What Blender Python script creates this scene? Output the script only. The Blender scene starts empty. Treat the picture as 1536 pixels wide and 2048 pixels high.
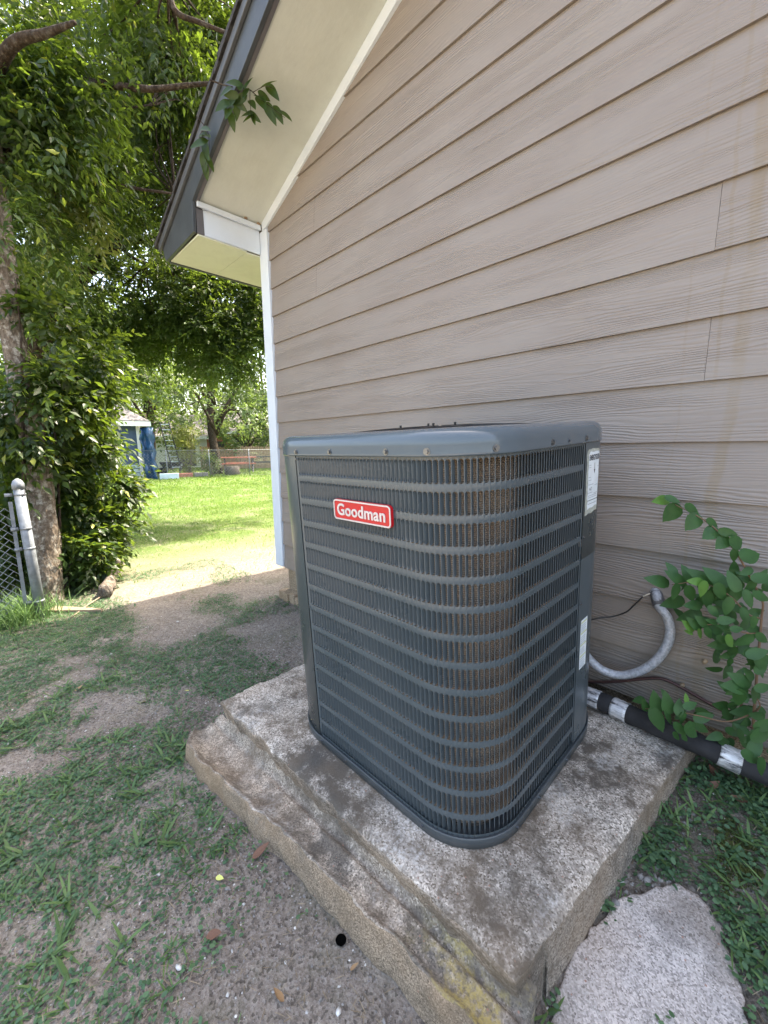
import bpy, bmesh, math, random
import numpy as np
from mathutils import Vector, Matrix, noise as mnoise

random.seed(7)
rng = np.random.default_rng(11)
scene = bpy.context.scene
COL = scene.collection

# ------------------------------------------------------------------ camera
CAM = np.array([2.67256, -1.57092, -0.00843])
FOC, YAW, PITCH, ROLL = 821.2553, -0.7965, -0.1547, -0.0104
_F = np.array([math.sin(YAW) * math.cos(PITCH), math.cos(YAW) * math.cos(PITCH), math.sin(PITCH)])
_R = np.array([math.cos(YAW), -math.sin(YAW), 0.0])
_U = np.cross(_R, _F)
CR = _R * math.cos(ROLL) + _U * math.sin(ROLL)
CU = -_R * math.sin(ROLL) + _U * math.cos(ROLL)
cd = bpy.data.cameras.new('camera')
cam = bpy.data.objects.new('camera', cd)
COL.objects.link(cam)
cd.sensor_fit = 'HORIZONTAL'
cd.sensor_width = 36.0
cd.lens = 36.0 * FOC / 1536.0
cd.clip_start = 0.02
cd.clip_end = 600
cam.matrix_world = Matrix(((CR[0], CU[0], -_F[0], CAM[0]), (CR[1], CU[1], -_F[1], CAM[1]),
                           (CR[2], CU[2], -_F[2], CAM[2]), (0, 0, 0, 1)))
scene.camera = cam

# ------------------------------------------------------------------ light
SUN_EL = math.radians(60)
SUN_AZ = math.radians(1.5)          # compass angle from +Y towards +X
world = bpy.data.worlds.new('World')
scene.world = world
world.use_nodes = True
wn = world.node_tree
bg = wn.nodes['Background']
sky = wn.nodes.new('ShaderNodeTexSky')
sky.sky_type = 'NISHITA'
sky.sun_disc = False
sky.sun_elevation = SUN_EL
sky.sun_rotation = SUN_AZ
sky.air_density = 1.0
sky.dust_density = 5.0
sky.ozone_density = 1.0
wn.links.new(sky.outputs[0], bg.inputs[0])
bg.inputs[1].default_value = 0.15
sl = bpy.data.lights.new('sun', 'SUN')
sun = bpy.data.objects.new('sun', sl)
COL.objects.link(sun)
sl.energy = 2.6
sl.angle = math.radians(0.5)
sl.color = (1.0, 0.95, 0.87)
sd = Vector((math.sin(SUN_AZ) * math.cos(SUN_EL), math.cos(SUN_AZ) * math.cos(SUN_EL), math.sin(SUN_EL)))
sun.rotation_euler = sd.to_track_quat('Z', 'Y').to_euler()
scene.view_settings.view_transform = 'Standard'
scene.view_settings.look = 'None'
scene.view_settings.gamma = 1.0
scene.view_settings.use_curve_mapping = False
scene.view_settings.exposure = 2.8
scene.view_settings.use_white_balance = True
scene.view_settings.white_balance_temperature = 7300
scene.view_settings.white_balance_tint = 10
scene.render.engine = 'CYCLES'
scene.cycles.max_bounces = 8
scene.cycles.use_denoising = True


# ------------------------------------------------------------------ helpers
def ray(px, py):
    return _F + CR * (px - 768) / FOC - CU * (py - 1024) / FOC


def at(px, py, dist):
    """world point seen in direction (px, py) at this distance"""
    r = ray(px, py)
    return CAM + r / np.linalg.norm(r) * dist


def aty(px, py, Y):
    r = ray(px, py)
    return CAM + r * ((Y - CAM[1]) / r[1])


def atz(px, py, Z):
    r = ray(px, py)
    return CAM + r * ((Z - CAM[2]) / r[2])


def tag(o, label=None, cat=None, group=None, kind=None):
    if label: o['label'] = label
    if cat: o['category'] = cat
    if group: o['group'] = group
    if kind: o['kind'] = kind
    return o


def thing(name, label, cat, loc=(0, 0, 0), group=None):
    o = bpy.data.objects.new(name, None)
    COL.objects.link(o)
    o.empty_display_size = 0.1
    o.location = loc
    tag(o, label, cat, group)
    return o


def wmat(o):
    m = o.matrix_basis.copy()
    if o.parent is not None:
        m = wmat(o.parent) @ o.matrix_parent_inverse @ m
    return m


def link(name, me, parent=None, world_coords=True):
    o = bpy.data.objects.new(name, me)
    COL.objects.link(o)
    if parent is not None:
        o.parent = parent
        if world_coords:
            o.matrix_parent_inverse = wmat(parent).inverted()
    return o


def mesh(name, verts, faces, mat, parent=None, smooth=False, label=None, world_coords=True):
    me = bpy.data.meshes.new(name)
    me.from_pydata([tuple(map(float, v)) for v in verts], [], [tuple(f) for f in faces])
    me.materials.append(mat)
    if smooth:
        me.polygons.foreach_set('use_smooth', [True] * len(me.polygons))
    me.update()
    o = link(name, me, parent, world_coords)
    if label: o['label'] = label
    return o


def npmesh(name, V, Fc, mat, parent=None, smooth=False):
    """V (n,3), Fc (m,k) arrays"""
    me = bpy.data.meshes.new(name)
    V = np.ascontiguousarray(V, dtype=np.float32)
    Fc = np.ascontiguousarray(Fc, dtype=np.int32)
    k = Fc.shape[1]
    me.vertices.add(len(V)); me.vertices.foreach_set('co', V.ravel())
    me.loops.add(Fc.size); me.loops.foreach_set('vertex_index', Fc.ravel())
    me.polygons.add(len(Fc)); me.polygons.foreach_set('loop_start', np.arange(0, Fc.size, k, dtype=np.int32))
    try:
        me.polygons.foreach_set('loop_total', np.full(len(Fc), k, dtype=np.int32))
    except Exception:
        pass
    if smooth:
        me.polygons.foreach_set('use_smooth', np.ones(len(Fc), dtype=bool))
    me.materials.append(mat)
    me.update(calc_edges=True)
    me.validate()
    return link(name, me, parent)


class MB:
    def __init__(s): s.v = []; s.f = []

    def add(s, v, f):
        b = len(s.v); s.v += [tuple(map(float, p)) for p in v]; s.f += [tuple(i + b for i in q) for q in f]

    def box(s, a, b, M=None):
        x0, y0, z0 = a; x1, y1, z1 = b
        v = [(x0, y0, z0), (x1, y0, z0), (x1, y1, z0), (x0, y1, z0), (x0, y0, z1), (x1, y0, z1), (x1, y1, z1), (x0, y1, z1)]
        if M is not None: v = [tuple(M @ Vector(p)) for p in v]
        s.add(v, [(0, 3, 2, 1), (4, 5, 6, 7), (0, 1, 5, 4), (1, 2, 6, 5), (2, 3, 7, 6), (3, 0, 4, 7)])
        return s

    def prism(s, poly, off):
        """poly: list of 3d points, extruded by vector off"""
        n = len(poly); off = np.array(off, float)
        v = [np.array(p, float) for p in poly] + [np.array(p, float) + off for p in poly]
        f = [tuple(range(n))[::-1], tuple(range(n, 2 * n))] + [(i, (i + 1) % n, n + (i + 1) % n, n + i) for i in range(n)]
        s.add(v, f); return s

    def tube(s, pts, rad, n=8, caps=True):
        P = [np.array(p, float) for p in pts]
        if not hasattr(rad, '__len__'): rad = [rad] * len(P)
        up = None; rings = []
        for i, p in enumerate(P):
            t = P[min(i + 1, len(P) - 1)] - P[max(i - 1, 0)]
            t = t / (np.linalg.norm(t) + 1e-9)
            if up is None:
                a = np.array([0, 0, 1.]) if abs(t[2]) < .9 else np.array([1., 0, 0])
                up = np.cross(t, a)
            up = up - t * (up @ t); up /= np.linalg.norm(up) + 1e-9
            w = np.cross(t, up)
            rings.append([p + rad[i] * (up * math.cos(2 * math.pi * k / n) + w * math.sin(2 * math.pi * k / n)) for k in range(n)])
        v = [q for r in rings for q in r]
        f = []
        for i in range(len(P) - 1):
            for k in range(n):
                f.append((i * n + k, i * n + (k + 1) % n, (i + 1) * n + (k + 1) % n, (i + 1) * n + k))
        if caps:
            f.append(tuple(range(n))[::-1]); f.append(tuple(range((len(P) - 1) * n, len(P) * n)))
        s.add(v, f); return s

    def build(s, name, mat, parent=None, smooth=False, label=None, bevel=0, wc=True):
        o = mesh(name, s.v, s.f, mat, parent, smooth, label, wc)
        if bevel:
            m = o.modifiers.new('bevel', 'BEVEL'); m.width = bevel; m.segments = 2; m.limit_method = 'ANGLE'
        return o


def smooth_path(pts, k=6):
    P = [np.array(p, float) for p in pts]
    P = [2 * P[0] - P[1]] + P + [2 * P[-1] - P[-2]]
    out = []
    for i in range(1, len(P) - 2):
        for j in range(k):
            t = j / k
            a, b, c, d = P[i - 1], P[i], P[i + 1], P[i + 2]
            out.append(.5 * ((2 * b) + (c - a) * t + (2 * a - 5 * b + 4 * c - d) * t * t + (3 * b - a - 3 * c + d) * t ** 3))
    out.append(P[-2]); return out


# vectorised value noise
_perm = np.random.default_rng(5).random((256, 256))


def vnoise(x, y):
    x = np.asarray(x, float); y = np.asarray(y, float)
    xi = np.floor(x).astype(int); yi = np.floor(y).astype(int)
    xf = x - xi; yf = y - yi
    xf = xf * xf * (3 - 2 * xf); yf = yf * yf * (3 - 2 * yf)
    g = lambda a, b: _perm[a % 256, b % 256]
    return (g(xi, yi) * (1 - xf) + g(xi + 1, yi) * xf) * (1 - yf) + (g(xi, yi + 1) * (1 - xf) + g(xi + 1, yi + 1) * xf) * yf


def fbm(x, y, o=4):
    s = 0; a = .5; t = 0
    for i in range(o):
        s = s + a * vnoise(x * 2 ** i + 17 * i, y * 2 ** i + 31 * i); t += a; a *= .5
    return s / t


def sst(a, b, x):
    t = np.clip((np.asarray(x, float) - a) / (b - a), 0, 1)
    return t * t * (3 - 2 * t)


# ------------------------------------------------------------------ materials
class NT:
    def __init__(s, name):
        s.m = bpy.data.materials.new(name); s.m.use_nodes = True
        s.t = s.m.node_tree; s.b = s.t.nodes['Principled BSDF']; s.out = s.t.nodes['Material Output']

    def n(s, typ, **kw):
        q = s.t.nodes.new('ShaderNode' + typ)
        for k, v in kw.items():
            if k.startswith('i_'):
                key = k[2:]
                key = int(key) if key.isdigit() else key.replace('_', ' ')
                q.inputs[key].default_value = v
            else: setattr(q, k, v)
        return q

    def l(s, a, b): s.t.links.new(a, b)

    def coords(s, scale=(1, 1, 1), kind='Object', loc=(0, 0, 0), rnd=0.0):
        tc = s.n('TexCoord'); mp = s.n('Mapping')
        mp.inputs['Scale'].default_value = scale; mp.inputs['Location'].default_value = loc
        if rnd:
            oi = s.n('ObjectInfo'); ml = s.n('Math', operation='MULTIPLY'); ml.inputs[1].default_value = rnd
            ad = s.n('VectorMath', operation='ADD')
            s.l(oi.outputs['Random'], ml.inputs[0]); s.l(tc.outputs[kind], ad.inputs[0]); s.l(ml.outputs[0], ad.inputs[1])
            s.l(ad.outputs[0], mp.inputs['Vector'])
        else:
            s.l(tc.outputs[kind], mp.inputs['Vector'])
        return mp.outputs[0]

    def noise(s, vec, scale, detail=4, rough=.55, dist=0.0):
        q = s.n('TexNoise'); q.inputs['Scale'].default_value = scale; q.inputs['Detail'].default_value = detail
        q.inputs['Roughness'].default_value = rough; q.inputs['Distortion'].default_value = dist
        if vec is not None: s.l(vec, q.inputs['Vector'])
        return q.outputs[0]

    def voro(s, vec, scale, feature='F1', out='Distance'):
        q = s.n('TexVoronoi', feature=feature); q.inputs['Scale'].default_value = scale
        if vec is not None: s.l(vec, q.inputs['Vector'])
        return q.outputs[out]

    def ramp(s, fac, stops):
        q = s.n('ValToRGB'); cr = q.color_ramp
        while len(cr.elements) < len(stops): cr.elements.new(.5)
        for e, (p, c) in zip(cr.elements, stops):
            e.position = p
            e.color = (c, c, c, 1) if not hasattr(c, '__len__') else (*c, 1)
        s.l(fac, q.inputs[0]); return q.outputs[0]

    def mix(s, fac, a, b, blend='MIX'):
        q = s.n('Mix', data_type='RGBA', blend_type=blend)
        for inp, v in ((0, fac), (6, a), (7, b)):
            if hasattr(v, 'is_linked'): s.l(v, q.inputs[inp])
            elif inp == 0: q.inputs[0].default_value = v
            else: q.inputs[inp].default_value = (*v, 1) if hasattr(v, '__len__') else (v, v, v, 1)
        return q.outputs[2]

    def bump(s, h, strength=.5, dist=.01, normal=None):
        q = s.n('Bump'); q.inputs['Strength'].default_value = strength; q.inputs['Distance'].default_value = dist
        s.l(h, q.inputs['Height'])
        if normal is not None: s.l(normal, q.inputs['Normal'])
        return q.outputs[0]

    def set(s, color=None, rough=None, metal=None, spec=None, normal=None, coat=None):
        for v, key in ((color, 'Base Color'), (rough, 'Roughness'), (metal, 'Metallic'), (spec, 'Specular IOR Level'), (normal, 'Normal'), (coat, 'Coat Weight')):
            if v is None: continue
            if hasattr(v, 'is_linked'): s.l(v, s.b.inputs[key])
            elif hasattr(v, '__len__'): s.b.inputs[key].default_value = (*v, 1)
            else: s.b.inputs[key].default_value = v
        return s.m


def simple(name, col, rough=.6, metal=0, spec=.5, var=.15, vscale=8, bump=.0, bscale=60):
    t = NT(name); c = t.coords()
    n = t.noise(c, vscale, 5)
    lo = tuple(x * (1 - var) for x in col); hi = tuple(min(1, x * (1 + var)) for x in col)
    cc = t.ramp(n, [(.3, lo), (.7, hi)])
    nr = None
    if bump: nr = t.bump(t.noise(c, bscale, 5), bump, .004)
    return t.set(cc, rough, metal, spec, nr)


# painted fibre-cement siding with pressed wood grain
def m_siding():
    t = NT('siding_paint')
    c = t.coords((1, 1, 1), rnd=37.0)
    warp = t.noise(t.coords((1.1, 1, 9), rnd=37.0), 1.6, 3, .5)
    warp2 = t.noise(t.coords((.6, 1, 5), rnd=11.0), 1.0, 2, .5)
    sp = t.n('SeparateXYZ'); t.l(c, sp.inputs[0])
    m1 = t.n('Math', operation='MULTIPLY'); t.l(sp.outputs[2], m1.inputs[0]); m1.inputs[1].default_value = 640
    m2 = t.n('Math', operation='MULTIPLY_ADD'); t.l(warp, m2.inputs[0]); m2.inputs[1].default_value = 52; t.l(m1.outputs[0], m2.inputs[2])
    m3 = t.n('Math', operation='MULTIPLY_ADD'); t.l(warp2, m3.inputs[0]); m3.inputs[1].default_value = 40; t.l(m2.outputs[0], m3.inputs[2])
    sn = t.n('Math', operation='SINE'); t.l(m3.outputs[0], sn.inputs[0])
    amp = t.ramp(t.noise(t.coords((1.2, 1, 10), rnd=21.0), 1.3, 2), [(.38, .12), (.62, 1.0)])
    h = t.n('Math', operation='MULTIPLY'); t.l(sn.outputs[0], h.inputs[0]); t.l(amp, h.inputs[1])
    fine = t.noise(t.coords((6, 1, 260), rnd=9.0), 1.0, 3)
    h2 = t.n('Math', operation='MULTIPLY_ADD'); t.l(fine, h2.inputs[0]); h2.inputs[1].default_value = .5; t.l(h.outputs[0], h2.inputs[2])
    nr = t.bump(h2.outputs[0], .55, .0018)
    big = t.noise(t.coords(), 1.3, 4)
    col = t.ramp(big, [(.25, (.226, .191, .165)), (.75, (.259, .220, .191))])
    # rain streaks: fixed dirt
    st = t.ramp(t.noise(t.coords((9, 1, .35)), 1.0, 3), [(.60, 0.0), (.78, .35)])
    col = t.mix(st, col, (.27, .225, .18))
    # two old rain streaks and splash-up dirt near the ground
    sx = t.n('SeparateXYZ'); t.l(t.coords(), sx.inputs[0])
    wob = t.n('Math', operation='MULTIPLY_ADD'); t.l(t.noise(t.coords((1, 1, 1)), 2.2, 3), wob.inputs[0]); wob.inputs[1].default_value = .09; t.l(sx.outputs[0], wob.inputs[2])
    for xc, hw, am in ((2.505, .020, .8), (2.452, .006, .5), (2.375, .004, .35)):
        d_ = t.n('Math', operation='SUBTRACT'); t.l(wob.outputs[0], d_.inputs[0]); d_.inputs[1].default_value = xc + .045
        ab = t.n('Math', operation='ABSOLUTE'); t.l(d_.outputs[0], ab.inputs[0])
        mr = t.n('MapRange'); t.l(ab.outputs[0], mr.inputs[0]); mr.inputs[1].default_value = hw * .5; mr.inputs[2].default_value = hw; mr.inputs[3].default_value = am; mr.inputs[4].default_value = 0
        mm_ = t.mix(1.0, mr.outputs[0], t.ramp(t.noise(t.coords((6, 1, 1.6)), 2, 4), [(.35, .15), (.6, 1.)]), 'MULTIPLY')
        col = t.mix(mm_, col, (.225, .175, .12))
    sz = t.n('MapRange'); t.l(sx.outputs[2], sz.inputs[0]); sz.inputs[1].default_value = -.50; sz.inputs[2].default_value = -.9; sz.inputs[3].default_value = 0; sz.inputs[4].default_value = .75
    spl = t.mix(1.0, sz.outputs[0], t.ramp(t.noise(t.coords(), 14, 5, .7), [(.38, .1), (.6, 1.)]), 'MULTIPLY')
    col = t.mix(spl, col, (.20, .155, .11))
    # slow blotchy fading
    col = t.mix(t.ramp(t.noise(t.coords((1, 1, 2.5)), 2.6, 5, .6), [(.40, .0), (.7, .30)]), col, (.30, .275, .245))
    sp2 = t.ramp(t.voro(t.coords(), 26), [(.0, 1.0), (.035, 0.0)])
    col = t.mix(t.mix(1.0, sp2, t.ramp(t.noise(t.coords(), 5, 2), [(.55, 0.), (.7, .5)]), 'MULTIPLY'), col, (.5, .46, .4))
    return t.set(col, .55, 0, .35, nr)


def m_concrete(name, base=(.40, .375, .345), dark=.5, brown=0.0, lichen=0.0, pale=.6, speck=300, lo_=.22, hi_=1.8):
    t = NT(name); c = t.coords()
    big = t.noise(c, 3.1, 6, .62, .4)
    med = t.noise(c, 22, 5, .7)
    grain = t.voro(c, speck, out='Color')
    g = t.n('SeparateColor'); t.l(grain, g.inputs[0])
    lo = tuple(x * lo_ for x in base); hi = tuple(min(1, x * hi_) for x in base)
    sp = t.ramp(g.outputs[0], [(.0, lo), (.3, tuple(x * .8 for x in base)), (.62, base), (.97, hi)])
    # dark mould
    mm = t.mix(.45, big, med)
    col = t.mix(t.ramp(mm, [(.45, 0.0), (.56, dark)]), sp, (.055, .055, .052))
    col = t.mix(t.ramp(t.mix(.25, t.noise(t.coords(loc=(8, 3, 2)), 2.2, 5, .6, .6), med), [(.48, 0.0), (.60, dark * .75)]), col, (.075, .068, .058))
    pl = t.ramp(t.noise(t.coords(loc=(4, 2, 1)), 4.2, 6, .65), [(.54, 0.0), (.70, pale)])
    plg = t.mix(1.0, pl, t.ramp(t.noise(c, 120, 3), [(.42, .1), (.6, 1.)]), 'MULTIPLY')
    col = t.mix(plg, col, (.66, .65, .62))
    if brown:
        bb = t.ramp(t.noise(t.coords(loc=(1, 7, 3)), 5, 5), [(.36, brown), (.66, .1 * brown)])
        col = t.mix(bb, col, (.30, .20, .115))
    if lichen:
        lsx = t.n('SeparateXYZ'); t.l(c, lsx.inputs[0]); lmr = t.n('MapRange'); t.l(lsx.outputs[0], lmr.inputs[0]); lmr.inputs[1].default_value = 2.16; lmr.inputs[2].default_value = 2.30; lmr.inputs[3].default_value = 0; lmr.inputs[4].default_value = 1
        ll = t.ramp(t.noise(t.coords(loc=(3.3, 1.2, .4)), 9, 6, .6), [(.49, 0.), (.58, lichen)])
        ll = t.mix(1.0, ll, lmr.outputs[0], 'MULTIPLY')
        ll = t.mix(1.0, ll, t.ramp(t.noise(c, 90, 4, .7), [(.38, .1), (.56, .9)]), 'MULTIPLY')
        col = t.mix(ll, col, (.40, .31, .10))
    # coloured pebbles
    peb = t.ramp(t.voro(t.coords(loc=(.3, .2, 0)), 55), [(.10, 1.), (.13, 0.)])
    pr = t.n('SeparateColor'); t.l(t.voro(t.coords(loc=(.3, .2, 0)), 55, out='Color'), pr.inputs[0])
    pmask = t.mix(1.0, peb, t.ramp(pr.outputs[1], [(.66, 0.), (.70, .8)]), 'MULTIPLY')
    col = t.mix(pmask, col, (.32, .17, .12))
    h = t.mix(.5, t.noise(c, 260, 4, .7), grain)
    nr = t.bump(h, .7, .0028)
    nr = t.bump(t.noise(c, 30, 4), .35, .006, nr)
    return t.set(col, .92, 0, .25, nr)


def m_paint(name, col, rough=.33, dust=.25):
    t = NT(name); c = t.coords()
    d = t.ramp(t.noise(c, 3.5, 5, .6), [(.4, 0.), (.75, dust)])
    cc = t.mix(d, col, (.24, .25, .25))
    sp = t.ramp(t.voro(c, 95), [(.0, 1.), (.05, 0.)])
    cc = t.mix(t.mix(1.0, sp, .35, 'MULTIPLY'), cc, (.4, .42, .42))
    rr = t.ramp(t.noise(c, 6, 4), [(.3, rough * .8), (.7, rough * 1.35)])
    nr = t.bump(t.noise(c, 14, 2), .06, .004)
    return t.set(cc, rr, 0, .5, nr)


def m_leaf(name, dark, light, trans, tfac=.42, rough=.42, spec=.4, yellow=None):
    t = NT(name)
    geo = t.n('NewGeometry')
    stops = [(0., dark), (.85, light)]
    if yellow: stops = [(0., dark), (.82, light), (.965, light), (.98, yellow)]
    col = t.ramp(geo.outputs['Random Per Island'], stops)
    col2 = t.mix(t.ramp(t.noise(t.coords(), 1.3, 3), [(.35, 0.), (.65, .55)]), col, tuple(x * .6 for x in dark))
    t.set(col2, rough, 0, spec)
    tr = t.n('BsdfTranslucent')
    tcol = t.mix(.35, trans, col2)
    t.l(tcol, tr.inputs[0])
    ms = t.n('MixShader'); ms.inputs[0].default_value = tfac
    t.l(t.b.outputs[0], ms.inputs[1]); t.l(tr.outputs[0], ms.inputs[2]); t.l(ms.outputs[0], t.out.inputs[0])
    return t.m


def m_bark(name, a=(.10, .075, .055), b=(.30, .26, .21), li=.8):
    t = NT(name); c = t.coords((1, 1, .45))
    n = t.noise(c, 42, 6, .75)
    l = t.ramp(t.noise(t.coords(), 24, 5, .7), [(.5, 0.), (.66, li)])
    col = t.mix(l, t.ramp(n, [(.35, a), (.65, b)]), (.42, .40, .35))
    return t.set(col, .95, 0, .15, t.bump(t.mix(.5, n, t.voro(c, 60)), 1.0, .012))


def m_ground():
    t = NT('yard_soil'); c = t.coords()
    sp = t.n('SeparateXYZ'); t.l(c, sp.inputs[0])
    n1 = t.noise(c, 2.3, 6, .65); n2 = t.noise(c, 60, 6, .8); n3 = t.noise(c, 260, 3, .8)
    soil = t.ramp(t.mix(.6, n1, n2), [(.34, (.10, .083, .070)), (.48, (.24, .205, .175)), (.62, (.42, .375, .325))])
    gv = t.voro(c, 170, out='Color'); gs = t.n('SeparateColor'); t.l(gv, gs.inputs[0])
    soil = t.mix(t.ramp(gs.outputs[0], [(.72, 0.), (.9, .55)]), soil, (.36, .33, .30))
    soil = t.mix(t.ramp(gs.outputs[1], [(.75, 0.), (.9, .6)]), soil, (.055, .047, .04))
    soil = t.mix(t.ramp(n3, [(.3, .35), (.6, 0.)]), soil, (.05, .045, .04))
    # pale dry sand west of the corner
    wx = t.n('MapRange'); t.l(sp.outputs[0], wx.inputs[0]); wx.inputs[1].default_value = .4; wx.inputs[2].default_value = -1.2
    wx.inputs[3].default_value = 0; wx.inputs[4].default_value = .75
    sand = t.ramp(n2, [(.35, (.13, .11, .085)), (.52, (.27, .24, .20)), (.65, (.38, .34, .29))])
    soil = t.mix(wx.outputs[0], soil, sand)
    rx = t.n('MapRange'); t.l(sp.outputs[0], rx.inputs[0]); rx.inputs[1].default_value = 2.40; rx.inputs[2].default_value = 2.50; rx.inputs[3].default_value = 0; rx.inputs[4].default_value = .75
    ry = t.n('MapRange'); t.l(sp.outputs[1], ry.inputs[0]); ry.inputs[1].default_value = -1.7; ry.inputs[2].default_value = -1.2; ry.inputs[3].default_value = 0; ry.inputs[4].default_value = 1
    soil = t.mix(t.mix(1.0, t.mix(1.0, rx.outputs[0], ry.outputs[0], 'MULTIPLY'), t.ramp(n2, [(.35, 1.), (.7, .35)]), 'MULTIPLY'), soil, (.055, .043, .034))
    # moss green film in the shade
    soil = t.mix(t.ramp(t.noise(t.coords(loc=(5, 5, 0)), 3.4, 5, .7), [(.52, 0.), (.68, .3)]), soil, (.10, .12, .06))
    # lawn farther out
    lx = t.n('Math', operation='MULTIPLY_ADD'); t.l(sp.outputs[1], lx.inputs[0]); lx.inputs[1].default_value = .55; t.l(sp.outputs[0], lx.inputs[2])
    nn = t.n('Math', operation='MULTIPLY_ADD'); t.l(t.noise(c, 1.1, 5, .6), nn.inputs[0]); nn.inputs[1].default_value = 1.8; t.l(lx.outputs[0], nn.inputs[2])
    dist = t.n('VectorMath', operation='LENGTH'); t.l(c, dist.inputs[0])
    far = t.n('MapRange'); t.l(dist.outputs['Value'], far.inputs[0])
    far.inputs[1].default_value = 2.2; far.inputs[2].default_value = 4.6; far.inputs[3].default_value = 0; far.inputs[4].default_value = 1
    west = t.n('MapRange'); t.l(sp.outputs[0], west.inputs[0]); west.inputs[1].default_value = -.9; west.inputs[2].default_value = -2.6; west.inputs[3].default_value = 0; west.inputs[4].default_value = 1
    south = t.n('MapRange'); t.l(sp.outputs[1], south.inputs[0]); south.inputs[1].default_value = -4.5; south.inputs[2].default_value = -2.0; south.inputs[3].default_value = .25; south.inputs[4].default_value = 1
    ws = t.mix(1.0, west.outputs[0], south.outputs[0], 'MULTIPLY')
    dry = t.n('MapRange'); t.l(sp.outputs[1], dry.inputs[0]); dry.inputs[1].default_value = -1.8; dry.inputs[2].default_value = -2.6; dry.inputs[3].default_value = 0; dry.inputs[4].default_value = .8
    soil = t.mix(dry.outputs[0], soil, (.33, .29, .23))  # unseen ground behind the camera, paled to bounce warm light onto the wall
    gfac = t.mix(1.0, ws, t.ramp(t.noise(t.coords(loc=(2, 9, 0)), 1.7, 5, .6), [(.3, .55), (.5, 1.)]), 'MULTIPLY')
    green = t.ramp(t.noise(c, 30, 5, .7), [(.3, (.04, .075, .018)), (.55, (.09, .14, .035)), (.75, (.17, .20, .06))])
    col = t.mix(gfac, soil, green)
    h = t.mix(.5, n2, n3)
    nr = t.bump(h, .9, .012)
    nr = t.bump(t.voro(c, 170), .5, .004, nr)
    return t.set(col, .97, 0, .12, nr)


def m_coil():
    t = NT('coil_fins'); c = t.coords()
    sp = t.n('SeparateXYZ'); t.l(c, sp.inputs[0])
    m = t.n('Math', operation='MULTIPLY'); t.l(sp.outputs[2], m.inputs[0]); m.inputs[1].default_value = 1300
    s = t.n('Math', operation='SINE'); t.l(m.outputs[0], s.inputs[0])
    col = t.ramp(s.outputs[0], [(.0, (.19, .15, .12)), (.55, (.42, .34, .27))])
    w = t.noise(t.coords((1, 1, .06)), 120, 2)
    col = t.mix(t.ramp(w, [(.35, .0), (.6, .5)]), col, (.11, .075, .05))
    col = t.mix(t.ramp(t.noise(c, 9, 4), [(.4, 0.), (.7, .6)]), col, (.28, .22, .16))
    return t.set(col, .7, .2, .3, t.bump(s.outputs[0], .6, .002))


def m_foil():
    t = NT('foil_tape'); c = t.coords((60, 4, 60))
    n = t.noise(t.coords((10, 60, 60)), 1.4, 4, .7)
    col = t.ramp(n, [(.38, (.06, .06, .065)), (.5, (.55, .56, .58)), (.7, (.85, .86, .88))])
    return t.set(col, .5, .45, .5, t.bump(n, .9, .004))


def m_soffit(name, col, mould=.25):
    t = NT(name); c = t.coords()
    d = t.ramp(t.noise(c, 5, 6, .7), [(.45, 0.), (.8, mould)])
    cc = t.mix(d, col, (.28, .27, .22))
    fl = t.ramp(t.voro(c, 34), [(.0, 1.), (.055, 0.)])
    fl = t.mix(1.0, fl, t.ramp(t.noise(c, 3, 2), [(.5, 0.), (.62, 1.)]), 'MULTIPLY')
    cc = t.mix(fl, cc, (.12, .11, .09))
    return t.set(cc, .65, 0, .3, t.bump(t.noise(t.coords((5, 40, 40)), 1.5, 5), .25, .003))


SID = m_siding()
WHITE = m_soffit('white_trim_paint', (.62, .68, .74), .14)
CREAM = m_soffit('soffit_paint', (.56, .585, .53), .25)
BOUNCESOF = m_soffit('eave_soffit_lawn_bounce', (.60, .625, .50), .3)  # cream paint with the lawn's yellow-green bounce light put into the colour
FASCIA = simple('fascia_paint', (.048, .055, .060), .5, var=.2, bump=.2, bscale=30)
TRIMDARK = simple('dark_trim_paint', (.105, .10, .105), .55, var=.12)
DRIPM = simple('moulding_paint', (.075, .08, .085), .55, var=.15)
SHINGLE = simple('asphalt_shingle', (.035, .033, .032), .95, var=.4, vscale=60, bump=.6, bscale=200)
FOUND = m_concrete('foundation_concrete', (.34, .28, .20), .25, .6, 0, .1)
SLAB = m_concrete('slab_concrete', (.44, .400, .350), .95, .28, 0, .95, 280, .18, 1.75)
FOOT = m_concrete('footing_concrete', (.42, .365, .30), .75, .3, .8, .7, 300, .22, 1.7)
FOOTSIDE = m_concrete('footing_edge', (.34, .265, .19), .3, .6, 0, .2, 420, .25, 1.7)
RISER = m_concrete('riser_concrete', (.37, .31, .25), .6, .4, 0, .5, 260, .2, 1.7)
WALK = m_concrete('walk_concrete', (.50, .455, .425), .35, .28, 0, .4, 330, .42, 1.3)
ACP = m_paint('unit_paint', (.064, .083, .094), .28, .10)
ACCAP = m_paint('cap_paint', (.075, .100, .120), .16, .08)
ACV_ = m_paint('louver_paint', (.062, .078, .092), .42, .22)
PAN = m_paint('pan_paint', (.045, .056, .063), .35, .12)
BLACKM = simple('black_wire', (.012, .012, .013), .4)
DARKIN = simple('dark_interior', (.008, .009, .011), .8)
COIL = m_coil()
SCREW = simple('screw_metal', (.16, .17, .18), .3, .8)
RED = simple('badge_red', (.50, .006, .014), .28, var=.04)
SILVER = simple('badge_silver', (.55, .54, .56), .3, .35, var=.05)
LABELW = simple('label_paper', (.66, .72, .75), .6, var=.06, vscale=40)
LABELEDGE = simple('weathered_label_border', (.36, .38, .34), .8, var=.3, vscale=120)
INK = simple('ink', (.02, .02, .03), .6)
INKG = simple('faded_ink', (.30, .34, .37), .6)
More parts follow.
